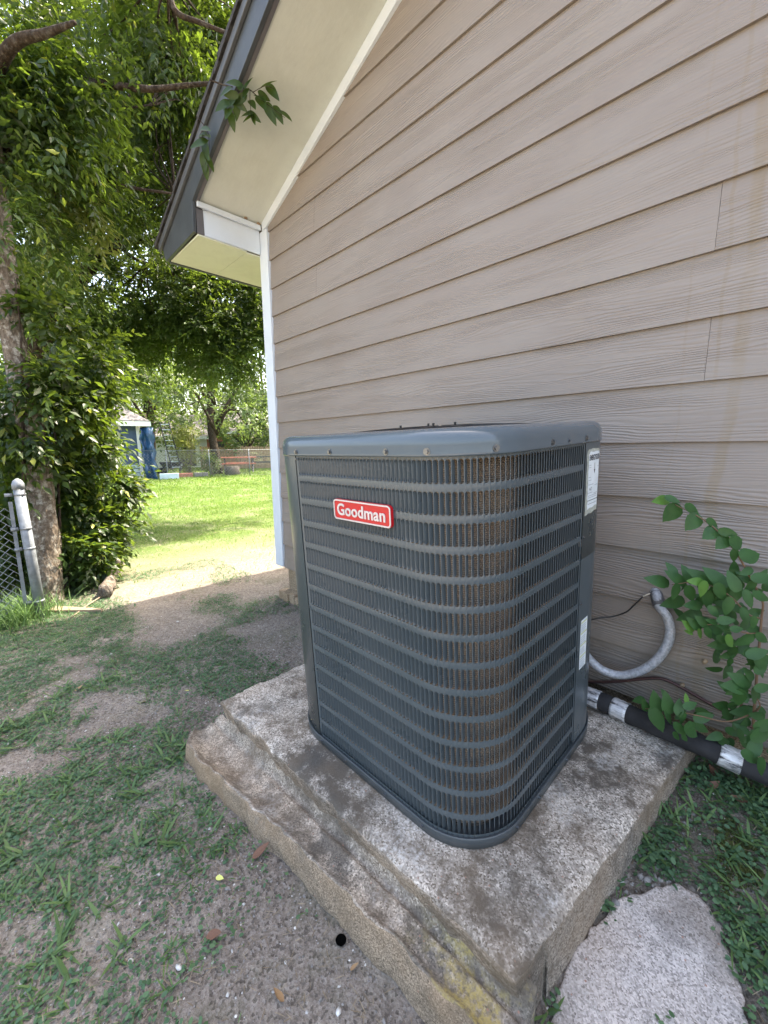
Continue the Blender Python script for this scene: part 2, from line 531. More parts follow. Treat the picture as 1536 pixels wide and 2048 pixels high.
INKY = simple('yellow_ink', (.52, .55, .22), .6)
FOIL = m_foil()
RUBBER = simple('pipe_insulation', (.018, .018, .020), .85, var=.5, vscale=20, bump=.3, bscale=80)
CONDUIT = simple('conduit_jacket', (.42, .43, .46), .42, .15, var=.35, vscale=120, bump=.4, bscale=260)
COPPER = simple('oxidised_copper', (.11, .06, .055), .45, .5, var=.3)
GALV = simple('galvanised_steel', (.20, .22, .24), .6, .4, var=.25, vscale=25, bump=.12, bscale=90)
BARK = m_bark('bark', (.07, .052, .038), (.20, .165, .13))
BARK2 = m_bark('bark_dark', (.018, .013, .009), (.060, .043, .030), .15)
LEAF_N = m_leaf('leaf_near', (.016, .038, .010), (.036, .076, .017), (.24, .36, .03), .35, yellow=(.35, .38, .05))
LEAF_M = m_leaf('leaf_mid', (.022, .050, .013), (.05, .10, .024), (.26, .38, .04), .35)
LEAF_F = m_leaf('leaf_far', (.03, .058, .022), (.065, .115, .036), (.26, .38, .08), .38, .5)
LEAF_Y = m_leaf('leaf_yellowgreen', (.10, .13, .03), (.22, .26, .07), (.42, .45, .10), .4)
LEAF_S = m_leaf('leaf_sapling', (.028, .085, .028), (.05, .13, .035), (.14, .34, .05), .25, .45, .35)
LEAF_SL = m_leaf('leaf_sapling_young', (.09, .22, .04), (.12, .26, .05), (.2, .42, .05), .25, .45)
GRASS = m_leaf('grass', (.075, .15, .055), (.16, .26, .09), (.16, .30, .06), .3, .5, .3)
LAWN = m_leaf('lawn_grass', (.055, .11, .018), (.115, .195, .034), (.17, .29, .035), .4, .55, .2, yellow=(.27, .24, .11))
CLOVER = m_leaf('creeping_weed', (.06, .13, .07), (.12, .21, .10), (.12, .28, .06), .25, .5, .25)
STRAW = m_leaf('dry_straw', (.20, .15, .10), (.42, .35, .25), (.3, .25, .15), .15, .8, .1)
DEADLEAF = simple('dead_leaf', (.13, .06, .035), .7, var=.4, vscale=30)
TANLEAF = simple('tan_leaf', (.26, .16, .08), .7, var=.3, vscale=40)
YELLEAF = simple('yellow_leaf', (.50, .52, .14), .6, var=.2, vscale=40)
STONE = simple('shell_and_stone', (.48, .475, .46), .6, var=.4, vscale=40)
GRAVEL = simple('gravel', (.20, .19, .18), .8, var=.6, vscale=90)
STICK = simple('dry_stick', (.26, .20, .14), .85, var=.3, vscale=30)
ROTWOOD = m_bark('weathered_wood', (.05, .035, .028), (.20, .17, .14), .4)
MOSS = simple('moss', (.07, .082, .018), .95, var=.5, vscale=60, bump=.9, bscale=220)
PLANKM = simple('board_wood', (.24, .18, .12), .85, var=.3, vscale=20)


# ------------------------------------------------------------------ ground
def zg(x, y):
    x = np.asarray(x, float); y = np.asarray(y, float)
    z = -1.14 + .02 * sst(.5, 1.2, x)
    z = z + .055 * np.exp(-((x - .72) / .38) ** 2 - ((y + .12) / .34) ** 2)
    zr = -.972 - .128 * np.clip((-y - .18) / .80, 0, 1)
    t = sst(2.28, 2.44, x)
    z = z * (1 - t) + zr * t
    near = np.exp(-((x - 1) ** 2 + (y + 1) ** 2) / 18)
    z = z + near * (.016 * (fbm(x * 5, y * 5) - .5) + .010 * (fbm(x * 28, y * 28, 3) - .5))
    z = z + .12 * (fbm(x * .12 + 3, y * .12) - .5) * sst(4, 14, np.hypot(x, y))
    return z


def walk_z(x, y):
    return -.972 - .128 * np.clip((-np.asarray(y, float) - .18) / .80, 0, 2) + .001


def axis(lo, hi, a, b, h):
    """fine spacing h inside a..b, growing outside to lo/hi"""
    mid = list(np.arange(a, b + 1e-6, h)); s = h; v = b; R_ = []
    while v < hi: s *= 1.14; v += s; R_.append(min(v, hi))
    s = h; v = a; L_ = []
    while v > lo: s *= 1.14; v -= s; L_.append(max(v, lo))
    return np.array(L_[::-1] + mid + R_)


gx = axis(-160, 160, -1.6, 3.1, .022); gy = axis(-160, 160, -2.1, .15, .022)
GX, GY = np.meshgrid(gx, gy, indexing='ij')
GZ = zg(GX, GY)
_wk = [(1075, 2500), (1098, 2048), (1125, 1950), (1180, 1850), (1240, 1800), (1300, 1772), (1350, 1765), (1400, 1790), (1440, 1850), (1470, 1930), (1500, 2048), (1560, 2500)]
WP = []
for _a, _q in _wk:
    _z = -1.07
    for _ in range(6):
        _p = atz(_a, _q, _z); _z = float(walk_z(_p[0], _p[1]))
    WP.append(_p)


def in_poly(x, y, poly):
    ins = np.zeros(len(x), bool); n = len(poly); j = n - 1
    for i in range(n):
        xi, yi = poly[i]; xj, yj = poly[j]
        c = ((yi > y) != (yj > y)) & (x < (xj - xi) * (y - yi) / (yj - yi + 1e-12) + xi)
        ins ^= c; j = i
    return ins


walk_poly = np.array([(p[0], p[1]) for p in WP])
_in = in_poly(GX.ravel(), GY.ravel(), walk_poly).reshape(GX.shape)
GZ = np.where(_in, GZ - .012, GZ)
nx_, ny_ = GX.shape
idx = np.arange(nx_ * ny_).reshape(nx_, ny_)
F_ = np.stack([idx[:-1, :-1], idx[1:, :-1], idx[1:, 1:], idx[:-1, 1:]], -1).reshape(-1, 4)
ground = npmesh('ground', np.stack([GX, GY, GZ], -1).reshape(-1, 3), F_, m_ground(), smooth=True)
tag(ground, 'grey brown bare soil turning to green lawn beyond the house corner', kind='structure')

# ------------------------------------------------------------------ unit frame (from the photograph's geometry)
A0 = np.array([1.4805, -0.8861, -0.940])
UA, UTX, UTY = -0.0067, 0.0546, -0.0007
UW, UH, R1, R2 = 0.789, 0.916, 0.162, 0.2374
_a = np.array([[math.cos(UA), -math.sin(UA), 0], [math.sin(UA), math.cos(UA), 0], [0, 0, 1]])
_b = np.array([[1, 0, 0], [0, math.cos(UTX), -math.sin(UTX)], [0, math.sin(UTX), math.cos(UTX)]])
_c = np.array([[math.cos(UTY), 0, math.sin(UTY)], [0, 1, 0], [-math.sin(UTY), 0, math.cos(UTY)]])
UM = _a @ _b @ _c
UN = UM[:, 2]; UD = UN @ A0


def padz(x, y):
    return (UD - .001 - UN[0] * x - UN[1] * y) / UN[2]


# ------------------------------------------------------------------ concrete pad
pad = thing('concrete_pad', 'old stained concrete slab with a broken sloping footing under the air conditioner', 'concrete slab', (1.85, -.55, -1.12))


def pad_mesh():
    V = []; F = []
    nx, ny = 110, 76
    us = np.linspace(0, 1, nx); vs = np.linspace(0, 1, ny)
    def edge(u, v):
        xl = 1.203 + (v) * .075; xr = 2.407 + v * .118
        y0 = -1.020 + u * .030; y1 = -.085
        x = xl + (xr - xl) * u; y = y0 + (y1 - y0) * v
        return x, y
    P = np.zeros((nx, ny, 3))
    for i, u in enumerate(us):
        for j, v in enumerate(vs):
            x, y = edge(u, v)
            e = min(u * 1.2, (1 - u) * 1.2, v * .95, (1 - v) * .95)
            jx = (fbm(x * 24, y * 24, 3) - .5) * .012
            jy = (fbm(x * 24 + 9, y * 24 + 4, 3) - .5) * .016
            k = math.exp(-e / .02)
            z = padz(x, y) + (fbm(x * 30, y * 30, 3) - .5) * .003 - .004 * math.exp(-e / .004) - .006 * k * float(fbm(x * 22, y * 22, 2) > .55)
            P[i, j] = (x + jx * k, y + jy * k, z)
    V = P.reshape(-1, 3)
    id_ = np.arange(nx * ny).reshape(nx, ny)
    F = [(id_[i, j], id_[i + 1, j], id_[i + 1, j + 1], id_[i, j + 1]) for i in range(nx - 1) for j in range(ny - 1)]
    # side skirts
    loop = [id_[i, 0] for i in range(nx)] + [id_[nx - 1, j] for j in range(1, ny)] + [id_[i, ny - 1] for i in range(nx - 2, -1, -1)] + [id_[0, j] for j in range(ny - 2, 0, -1)]
    V = [tuple(p) for p in V]; prev = loop
    cx, cy = 1.86, -.55
    for s, dz in enumerate((.012, .028, .05, .075, .105, .15, .22)):
        cur = []
        for q in loop:
            x, y, z = V[q]
            o = (fbm(x * 40 + 50, (y + dz * 2) * 40, 3) - .5) * .006
            dx, dy = x - cx, y - cy; L = math.hypot(dx, dy)
            und = -.006 * s if y < -.9 else .001 * s
            V.append((x + dx / L * (o + (.001 * s if und > 0 else 0)), y + dy / L * o - (und if und < 0 else 0), z - dz)); cur.append(len(V) - 1)
        n = len(loop)
        F += [(prev[k], cur[k], cur[(k + 1) % n], prev[(k + 1) % n]) for k in range(n)]
        prev = cur
    return V, F


V_, Fq = pad_mesh()
slab = mesh('slab', V_, Fq, SLAB, pad, True)
slab.data.materials.append(RISER)
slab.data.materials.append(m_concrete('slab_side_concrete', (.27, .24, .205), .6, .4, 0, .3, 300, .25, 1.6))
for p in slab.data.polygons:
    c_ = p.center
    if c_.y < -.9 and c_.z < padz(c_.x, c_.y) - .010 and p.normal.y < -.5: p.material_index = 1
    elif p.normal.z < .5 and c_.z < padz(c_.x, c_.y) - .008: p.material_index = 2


def foot_mesh():
    xs = np.linspace(1.135, 2.43, 130)
    V = []; F = []; prof = 26
    for x in xs:
        u = (x - 1.135) / 1.295
        yt = -1.020 + (x - 1.2) * .025
        yo = np.interp(x, [1.13, 1.2, 1.35, 1.6, 1.75, 1.97, 2.15, 2.43], [-1.09, -1.150, -1.148, -1.118, -1.103, -1.082, -1.068, -1.055])
        zo = np.interp(x, [1.13, 1.2, 1.45, 1.7, 2.2, 2.43], [-1.072, -1.062, -1.046, -1.036, -1.020, -1.022])
        zi = np.interp(x, [1.13, 1.25, 1.5, 1.76, 1.95, 2.2, 2.43], [-1.062, -1.056, -1.044, -1.034, -1.026, -1.020, -1.020])
        wob = (fbm(x * 9, 3.3, 3) - .5) * .030
        wo2 = (fbm(x * 26, 8.3, 3) - .5) * .014
        for j in range(prof):
            if j < 4:      # riser, tucked below the slab
                t = j / 3; y = yt + .03 - .022 * t; zt0 = zi + .004 if x < 1.225 else padz(x, yt) - .03
                z = zt0 - (zt0 - zi) * t
                y += (fbm(x * 20, t * 3, 3) - .5) * .008
            elif j < 17:   # worn, scooped slope
                t = (j - 4) / 12
                y = yt + (yo + wob * .5 + wo2 - yt) * t
                z = zi + (zo - zi) * (t ** .85) - .034 * math.sin(math.pi * t) * (.15 + 1.5 * max(0, float(fbm(x * 5.5, 1.0, 2)) - .15)) + (fbm(x * 40, y * 40, 4) - .5) * .018 * math.sin(math.pi * min(1, t * 1.1 + .02))
                z += .006 * math.exp(-((t - .97) / .06) ** 2)
                if j == 4: z -= .016
                if j == 5: z -= .004 + .008 * float(fbm(x * 15, 2.2, 2))
            else:          # outer broken face
                t = (j - 17) / 8
                y = yo + wob * .5 + wo2 - .003 - .006 * math.sin(t * 3) + (fbm(x * 30, t * 5 + 20, 3) - .5) * .012
                z = zo + .002 - t * .14
            V.append((x, y, z))
    n = len(xs)
    for i in range(n - 1):
        for j in range(prof - 1):
            a = i * prof + j
            F.append((a, a + 1, a + prof + 1, a + prof))
    return V, F, prof, n


V_, Fq, prof, nfx = foot_mesh()
# left end closing face
endL = list(range(prof)); endR = [(nfx - 1) * prof + j for j in range(prof)]
base = len(V_)
V_.append((1.16, -.95, -1.26)); V_.append((2.42, -.95, -1.26))
Fq += [(base, endL[j + 1], endL[j]) for j in range(prof - 1)] + [(base + 1, endR[j], endR[j + 1]) for j in range(prof - 1)]
ft = mesh('footing', V_, Fq, FOOT, pad, True)
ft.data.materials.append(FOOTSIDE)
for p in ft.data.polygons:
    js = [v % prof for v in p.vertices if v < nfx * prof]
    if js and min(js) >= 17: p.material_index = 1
# rubble crumbs where the footing left the slab
walk = MB()
top = [];
for i in range(len(WP)):
    a = WP[i]; b = WP[(i + 1) % len(WP)]
    for k in range(8):
        q = a + (b - a) * k / 8
        top.append((q[0] + (fbm(q[0] * 40, q[1] * 40, 2) - .5) * .02, q[1] + (fbm(q[0] * 40 + 7, q[1] * 40, 2) - .5) * .02, float(q[2])))
WCc = np.mean(np.array(top), 0)
ringV = []; ringF = []
n = len(top); scs = [1.0, .985, .95, .85, .7, .5, .25]
ringV += [(p[0] + (p[0] - WCc[0]) * .01, p[1] + (p[1] - WCc[1]) * .01, p[2] - .09) for p in top]
for sI, s_ in enumerate(scs):
    for p in top:
        x = WCc[0] + (p[0] - WCc[0]) * s_; y = WCc[1] + (p[1] - WCc[1]) * s_
        ringV.append((x, y, float(walk_z(x, y)) - (.006 if sI == 0 else 0) + (float(fbm(x * 12, y * 12, 3)) - .5) * .006))
for r in range(len(scs)):
    ringF += [(r * n + k, r * n + (k + 1) % n, (r + 1) * n + (k + 1) % n, (r + 1) * n + k) for k in range(n)]
ringV.append(tuple(WCc)); c_ = len(ringV) - 1
ringF += [(len(scs) * n + k, len(scs) * n + (k + 1) % n, c_) for k in range(n)]
wk = mesh('pavement', ringV, ringF, WALK, None, True)
tag(wk, 'pale worn concrete walk beside the slab', kind='structure')

# ------------------------------------------------------------------ house
house = thing('house', 'taupe clapboard house gable with white corner trim and dark fascia', 'house', (4.2, 4.0, -1.14))
RS = .396                                   # rake slope
RID = 4.25
S = .178


def rake_z(x):       # lower edge of the rake trim on the wall
    return 1.455 + RS * (x if x <= RID else 2 * RID - x)


wl = MB()
wl.prism([(-.085, .03, -.90), (8.58, .03, -.90), (8.58, .03, 1.52), (RID, .03, 1.52 + RS * (RID + .05)), (-.085, .03, 1.52)], (0, .05, 0))
wl.box((-.085, .08, -.90), (-.04, 8.0, 1.5))
wall = wl.build('wall', SID, house)
# clapboards, each a piece of its own
cuts = {6: [2.63], 4: [2.60], 1: [.30], 3: [.32]}        # joints read off the photo, by board counted below line "a"
zmin = -.712 - S


def board(x0, x1, z0, z1, sag0=0.0, sag1=0.0):
    lap = .012
    pts = []
    def clip(x, z):
        return z <= rake_z(x) + .03
    if not clip((x0 + x1) / 2 if x1 < RID or x0 > RID else RID, z0): return
    # polygon clipped by the roof line
    xa = x0; xb = x1
    zt = z1 + lap
    if rake_z(x0) + .03 < zt:
        xl_b = max(x0, (z0 - 1.485) / RS); xl_t = (zt - 1.485) / RS
        left = [(xl_b, z0)] + ([(x0, rake_z(x0) + .03)] if xl_b == x0 and rake_z(x0) + .03 > z0 else []) + [(xl_t, zt)]
    else: left = [(x0, z0), (x0, zt)]
    if rake_z(x1) + .03 < zt:
        xr_b = min(x1, 2 * RID - (z0 - 1.485) / RS); xr_t = 2 * RID - (zt - 1.485) / RS
        right = [(xr_t, zt), (xr_b, z0)]
    else: right = [(x1, zt), (x1, z0)]
    if left[-1][0] > right[0][0]:
        m = RID; zz = rake_z(m) + .03
        left = left[:-1] + [(m, zz)]; right = right[1:]
    poly = left + right
    def y_(z): return -.0165 + .0125 * (z - z0) / (zt - z0)
    # subdivide bottom for slight waviness
    bx0, bx1 = poly[0][0], poly[-1][0]
    nb = max(2, int((bx1 - bx0) / .25))
    bot = []
    for i in range(nb + 1):
        x = bx1 + (bx0 - bx1) * i / nb
        bot.append((x, z0 + (float(fbm(x * 1.7 + z0 * 11, z0 * 5, 2)) - .5) * .004))
    poly = poly[1:-1] + bot
    fr = [(x, y_(z), z) for x, z in poly]; bk = [(x, y_(z) + .0105, z) for x, z in poly]
    n = len(poly)
    m = MB(); m.add(fr + bk, [tuple(range(n)), tuple(range(2 * n - 1, n - 1, -1))] + [(i, i + n, (i + 1) % n + n, (i + 1) % n) for i in range(n)])
    return m.build('siding_board', SID, wall)


k = 0
z = 0 - (12 - 8) * S - S          # bottom of lowest board (-.89)
row = 0
zz = z
while zz < rake_z(RID):
    idx_above = int(round((0 + 8 * S - (zz)) / S))     # index of the line at its lower edge, 0 = "a"
    xs_ = [0.002]
    cut = {5: [2.431], 7: [2.438], 1: [.520], 3: [.521]}.get(idx_above, [])
    if not cut:
        cut = [[3.3, 6.2], [4.6], [3.9, 7.1]][row % 3]
    else: cut = cut + [5.1 + .3 * (row % 3)]
    xs_ += cut + [8.495]
    for a, b in zip(xs_[:-1], xs_[1:]):
        board(a + (.0008 if a > .1 else 0), b - (.0002 if b < 8.4 else 0), zz, zz + S)
    zz += S; row += 1
# corner boards
MB().box((-.088, -.026, -.885), (0.0, -.001, 1.445)).box((-.104, -.026, -.885), (-.0885, .075, 1.445)).build('corner_board', WHITE, house, bevel=.002)
MB().box((8.5, -.026, -.885), (8.588, -.001, 1.445)).build('corner_board', WHITE, house, bevel=.002)
# rake trim on the wall
rt = MB()
rt.prism([(-.06, -.026, 1.447), (0, -.026, 1.455), (RID, -.026, 1.455 + RS * RID), (RID, -.026, 1.520 + RS * RID), (-.06, -.026, 1.520 - RS * .06)], (0, .024, 0))
rt.prism([(RID + .0005, -.026, 1.455 + RS * RID), (8.56, -.026, 1.447), (8.56, -.026, 1.520 - RS * .06), (RID + .0005, -.026, 1.520 + RS * RID)], (0, .024, 0))
rt.build('rake_trim', WHITE, house, bevel=.002)
# sloped rake soffit
YR = -.45
sf = MB()
sf.prism([(-.09, YR, 1.521 - RS * .09), (RID, YR, 1.521 + RS * RID), (RID, YR, 1.531 + RS * RID), (-.09, YR, 1.531 - RS * .09)], (0, .48, 0))
sf.prism([(RID, YR, 1.521 + RS * RID), (8.59, YR, 1.521 - RS * .09), (8.59, YR, 1.531 - RS * .09), (RID, YR, 1.531 + RS * RID)], (0, .48, 0))
sf.build('rake_soffit', CREAM, house)
# eave box at the corner: inner face (towards +x), bottom soffit, dark fascia returns
ez = 1.302
MB().prism([(-.088, YR + .045, ez + .006), (-.088, -.030, ez + .006), (-.088, -.030, 1.484), (-.088, YR + .045, 1.484)], (-.012, 0, 0)).build('eave_return_panel', WHITE, house, bevel=.001)
MB().prism([(-.082, YR + .004, 1.452), (-.082, -.028, 1.452), (-.082, -.028, 1.4835), (-.082, YR + .004, 1.4835)], (.018, 0, 0)).build('eave_moulding', WHITE, house, bevel=.003)
MB().prism([(-.086, YR + .001, ez + .006), (-.086, YR + .044, ez + .006), (-.086, YR + .044, 1.45), (-.086, YR + .001, 1.45)], (-.014, 0, 0)).build('dark_corner_strip', TRIMDARK, house)
for (ya, yb) in ((YR + .004, -.128), (-.126, 1.2), (1.202, 2.6), (2.602, 8.0)):
    if ya < -.1 and yb < -.1:
        MB().box((-.585, ya, ez - .006), (-.089, yb, ez + .004)).build('eave_soffit_panel', BOUNCESOF, house, bevel=.002)
    else:
        MB().box((-.585, ya, ez - .006), (-.105, yb, ez + .004)).build('eave_soffit_panel', BOUNCESOF, house, bevel=.002)
# eave fascia
MB().box((-.61, YR + .001, ez - .012), (-.587, 8.1, ez + .14)).build('eave_fascia', FASCIA, house, bevel=.002)
# rake fascia, dark board along the gable edge
zr = lambda x: 1.474 + .404 * (x + .08)
fa = MB()
fa.prism([(-.612, YR - .002, ez - .004), (-.09, YR - .002, ez + .008), (-.075, YR - .002, zr(-.075)), (RID, YR - .002, zr(RID)), (RID, YR - .002, zr(RID) + .185), (-.66, YR - .002, zr(-.66) + .185), (-.66, YR - .002, ez + .10)], (0, -.02, 0))
fa.prism([(RID + .001, YR - .002, zr(RID)), (9.15, YR - .002, 1.25), (9.15, YR - .002, 1.43), (RID + .001, YR - .002, zr(RID) + .185)], (0, -.02, 0))
fa.build('rake_fascia', FASCIA, house, bevel=.002)
dm = MB()
dm.prism([(-.675, YR - .0235, zr(-.675) + .142), (RID, YR - .0235, zr(RID) + .142), (RID, YR - .0235, zr(RID) + .19), (-.675, YR - .0235, zr(-.675) + .19)], (0, -.018, 0))
dm.build('drip_moulding', DRIPM, house, bevel=.003)
# lower edge dark trim of the rake fascia (lighter than the fascia board)
MB().prism([(-.074, YR + .018, zr(-.074) + .001), (RID, YR + .018, zr(RID) + .001), (RID, YR + .018, zr(RID) + .04), (-.074, YR + .018, zr(-.074) + .04)], (0, -.019, 0)).build('fascia_edge_strip', TRIMDARK, house)
# roof: two slopes with stepped shingle courses
rf = MB()
roofz = lambda x: zr(x) + .192
ncourse = 34
xs0, xs1 = -.72, RID
for side in (0, 1):
    for i in range(ncourse):
        xa = xs0 + (xs1 - xs0) * i / ncourse; xb = xs0 + (xs1 - xs0) * (i + 1.6) / ncourse
        xb = min(xb, xs1)
        pa = [(xa, roofz(xa)), (xb, roofz(xb)), (xb, roofz(xb) + .018), (xa, roofz(xa) + .034)]
        if side: pa = [(2 * RID - x_, z_) for x_, z_ in pa][::-1]
        jit = random.uniform(-.004, .004)
        rf.prism([(x_, YR - .052 + jit, z_) for x_, z_ in pa], (0, 8.9, 0))
rf.build('roof', SHINGLE, house)
dk = MB()
dk.prism([(-.66, YR, roofz(-.66) - .02), (RID, YR, roofz(RID) - .02), (9.15, YR, roofz(-.66) - .02), (9.15, YR, roofz(-.66) - .001), (RID, YR, roofz(RID) - .001), (-.66, YR, roofz(-.66) - .001)], (0, 8.8, 0))
dk.build('roof_deck', PLANKM, house)
# mud nests tucked under the moulding
for q in (at(490, 437, 3.4), at(515, 447, 3.35)):
    p = aty(490, 437, -.16) if q is not None else None
for (px, py, Y) in ((491, 436, -.140), (516, 447, -.062)):
    r_ = ray(px, py); t_ = (-.064 - CAM[0]) / r_[0]; c0 = CAM + r_ * t_
    nb = MB()
    for s in range(3):
        nb.tube([c0 + np.array([0, -.006 + s * .007, -.006]), c0 + np.array([.004, -.005 + s * .007, .004 + .003 * (s % 2)])], [.0055, .004], 7)
    nb.build('mud_nest', simple('mud', (.33, .22, .13), .95), house, True)
# foundation beam
fd = MB()
fd.box((-.03, .035, -1.5), (8.53, .2, -.902))
fd.build('foundation', FOUND, house, bevel=.006)
fv = []
for i in range(60):
    x = -.06 + i * .05
    fv.append(x)
fo = MB()
for i in range(30):
    xa = -.05 + i * .07
    fo.box((xa, -.055 + .02 * random.random(), -1.4), (xa + .0695, .034, -1.085 + .02 * random.random()))
fo.build('footing_ledge', FOUND, house, bevel=.008)

# ------------------------------------------------------------------ air conditioner
unit = thing('air_conditioner', 'tall dark grey outdoor air conditioner condenser with red badge on the concrete slab', 'air conditioner')
UC = A0 + UM @ np.array([UW / 2, UW / 2, 0])
unit.matrix_world = Matrix(((*UM[0], UC[0]), (*UM[1], UC[1]), (*UM[2], UC[2]), (0, 0, 0, 1)))
bpy.context.view_layer.update()
HW = UW / 2


def ulink(name, me, parent=None):
    o = bpy.data.objects.new(name, me); COL.objects.link(o); o.parent = parent or unit; return o


def umesh(name, V, F, mat, smooth=False, parent=None):
    """vertices in the unit's corner frame (x along front, y to the house)"""
    me = bpy.data.meshes.new(name)
    me.from_pydata([(v[0] - HW, v[1] - HW, v[2]) for v in V], [], [tuple(f) for f in F])
    me.materials.append(mat)
    if smooth: me.polygons.foreach_set('use_smooth', [True] * len(me.polygons))
    me.update()
    return ulink(name, me, parent)


# body path: arc length 0 at the left seam, running along the front, round the front corner, up the right side
S_L = .195
L1 = UW - R1 - S_L; LA = R1 * math.pi / 2; L2 = .488 - R1; LTOT = L1 + LA + L2


def path(s, off=0.0):
    """point and outward normal at arc length s (s<0: rear-left corner, s>LTOT: rear-right corner)"""
    if s < 0:
        d = -s
        if d < R_sL: x, y, nx, ny = S_L - d, 0.0, 0, -1
        else:
            d -= R_sL; a = d / RL
            if a < math.pi / 2: x = RL - RL * math.sin(a); y = RL - RL * math.cos(a); nx, ny = -math.sin(a), -math.cos(a)
            else: x, y, nx, ny = 0, RL + (d - RL * math.pi / 2), -1, 0
    elif s < L1: x, y, nx, ny = S_L + s, 0.0, 0, -1
    elif s < L1 + LA:
        a = (s - L1) / R1; x = UW - R1 + R1 * math.sin(a); y = R1 - R1 * math.cos(a); nx, ny = math.sin(a), -math.cos(a)
    else:
        d = s - L1 - LA
        if d < UW - R2 - R1: x, y, nx, ny = UW, R1 + d, 1, 0
        else:
            d -= UW - R2 - R1; a = d / R2
            if a < math.pi / 2: x = UW - R2 + R2 * math.cos(a); y = UW - R2 + R2 * math.sin(a); nx, ny = math.cos(a), math.sin(a)
            else: x, y, nx, ny = UW - R2 - (d - R2 * math.pi / 2), UW, 0, 1
    return x + nx * off, y + ny * off, nx, ny


RL = .19; R_sL = S_L - RL


def sweep(name, svals, prof, mat, closed=False, smooth=True, parent=None):
    """prof: list of (offset, z)"""
    V = []; F = []; m = len(prof)
    for s in svals:
        for o, z in prof:
            x, y, _, _ = path(s, o); V.append((x, y, z))
    n = len(svals)
    for i in range(n if closed else n - 1):
        for j in range(m - 1):
            a = i * m + j; b = ((i + 1) % n) * m + j
            F.append((a, b, b + 1, a + 1))
    return umesh(name, V, F, mat, smooth, parent)


PER_L = R_sL + RL * math.pi / 2 + (UW - RL - .22)      # back along the left side
PER_R = LTOT + (UW - R2 - .488) + R2 * math.pi / 2 + .30
svals_all = np.arange(-PER_L, PER_R, .012)

# louvre panel: one pressed sheet, slots with vanes turned inwards
NC, NR = 80, 14
PITCH_S = (LTOT - .012) / NC; S0 = .008
ZT = [.9085 - .0642 * r for r in range(NR)]; SH = .0495
bm = bmesh.new()
vc = {}


def BV(s, z, off):
    key = (round(s, 5), round(z, 5), round(off, 5))
    if key in vc: return vc[key]
    x, y, _, _ = path(s, off)
    v = bm.verts.new((x - HW, y - HW, z)); vc[key] = v; return v


def BF(*vs):
    try: f = bm.faces.new(vs); f.smooth = True; return f
    except ValueError: return None


zb_edges = [.9165] + [(ZT[r] - SH + ZT[r + 1]) / 2 for r in range(NR - 1)] + [.036]
for c in range(NC):
    s0 = S0 + c * PITCH_S; s1 = s0 + PITCH_S
    a0 = s0 + PITCH_S * .075; a1 = s1 - PITCH_S * .075
    sm = (s0 + s1) / 2
    for r in range(NR):
        zt_, zb_ = zb_edges[r], zb_edges[r + 1]
        t = ZT[r]; b = t - SH; rc = PITCH_S * .36; rc2 = rc * 1.0
        hole = [(a0, b + rc2), (a0 + rc * .3, b + rc2 * .3), (a0 + rc, b), (a1 - rc, b), (a1 - rc * .3, b + rc2 * .3), (a1, b + rc2),
                (a1, t - rc2), (a1 - rc * .3, t - rc2 * .3), (a1 - rc, t), (a0 + rc, t), (a0 + rc * .3, t - rc2 * .3), (a0, t - rc2)]
        O = 0.0
        OB = [BV(s0, zb_, O), BV(s1, zb_, O), BV(s1, zt_, O), BV(s0, zt_, O)]
        l0, l1 = BV(s0, b + rc2, O), BV(s0, t - rc2, O); r0, r1 = BV(s1, b + rc2, O), BV(s1, t - rc2, O)
        H = [BV(s, z, -.0013) for s, z in hole]
        BF(l0, H[0], H[11], l1)                    # left web
        BF(r1, H[6], H[5], r0)                     # right web
        BF(OB[0], H[2], H[1], H[0], l0); BF(OB[0], OB[1], H[3], H[2]); BF(OB[1], r0, H[5], H[4], H[3])
        BF(OB[2], H[8], H[7], H[6], r1); BF(OB[2], OB[3], H[9], H[8]); BF(OB[3], l1, H[11], H[10], H[9])
        # vane hinged on the left edge, curving in and to the right
        rows_ = []
        for zi_, (zA, fa_) in enumerate(((b + .0015, .35), (b + rc2 * 1.1, .95), (b + rc2 * 2.2, 1.0), (t - rc2 * 2.2, 1.0), (t - rc2 * 1.1, .95), (t - .0015, .35))):
            rr = []
            for q, (ds, do) in enumerate(((0, -.0013), (.0012, -.0036), (.0034, -.0068), (.0058, -.0098))):
                if q == 0 and zi_ in (1, 4): rr.append(H[0] if zi_ == 1 else H[11]); continue
                sx = a0 + ds * fa_ + (.0016 if zi_ in (0, 5) else 0); 
                rr.append(BV(sx, zA, -.0013 + (do + .0013) * fa_))
            rows_.append(rr)
        for i in range(5):
            for j in range(3): BF(rows_[i][j], rows_[i][j + 1], rows_[i + 1][j + 1], rows_[i + 1][j])
# plain margins joined to the outer columns
for (sa, sb) in ((0.0, S0), (S0 + NC * PITCH_S, LTOT)):
    for r in range(NR):
        t = ZT[r]; b = t - SH; rc2 = PITCH_S * .36
        zsx = [zb_edges[r + 1], b + rc2, t - rc2, zb_edges[r]]
        for q in range(3): BF(BV(sa, zsx[q], 0), BV(sb, zsx[q], 0), BV(sb, zsx[q + 1], 0), BV(sa, zsx[q + 1], 0))
bmesh.ops.recalc_face_normals(bm, faces=bm.faces)
me = bpy.data.meshes.new('louver_panel'); bm.to_mesh(me); bm.free()
me.materials.append(ACP)
lp = ulink('louver_panel', me)

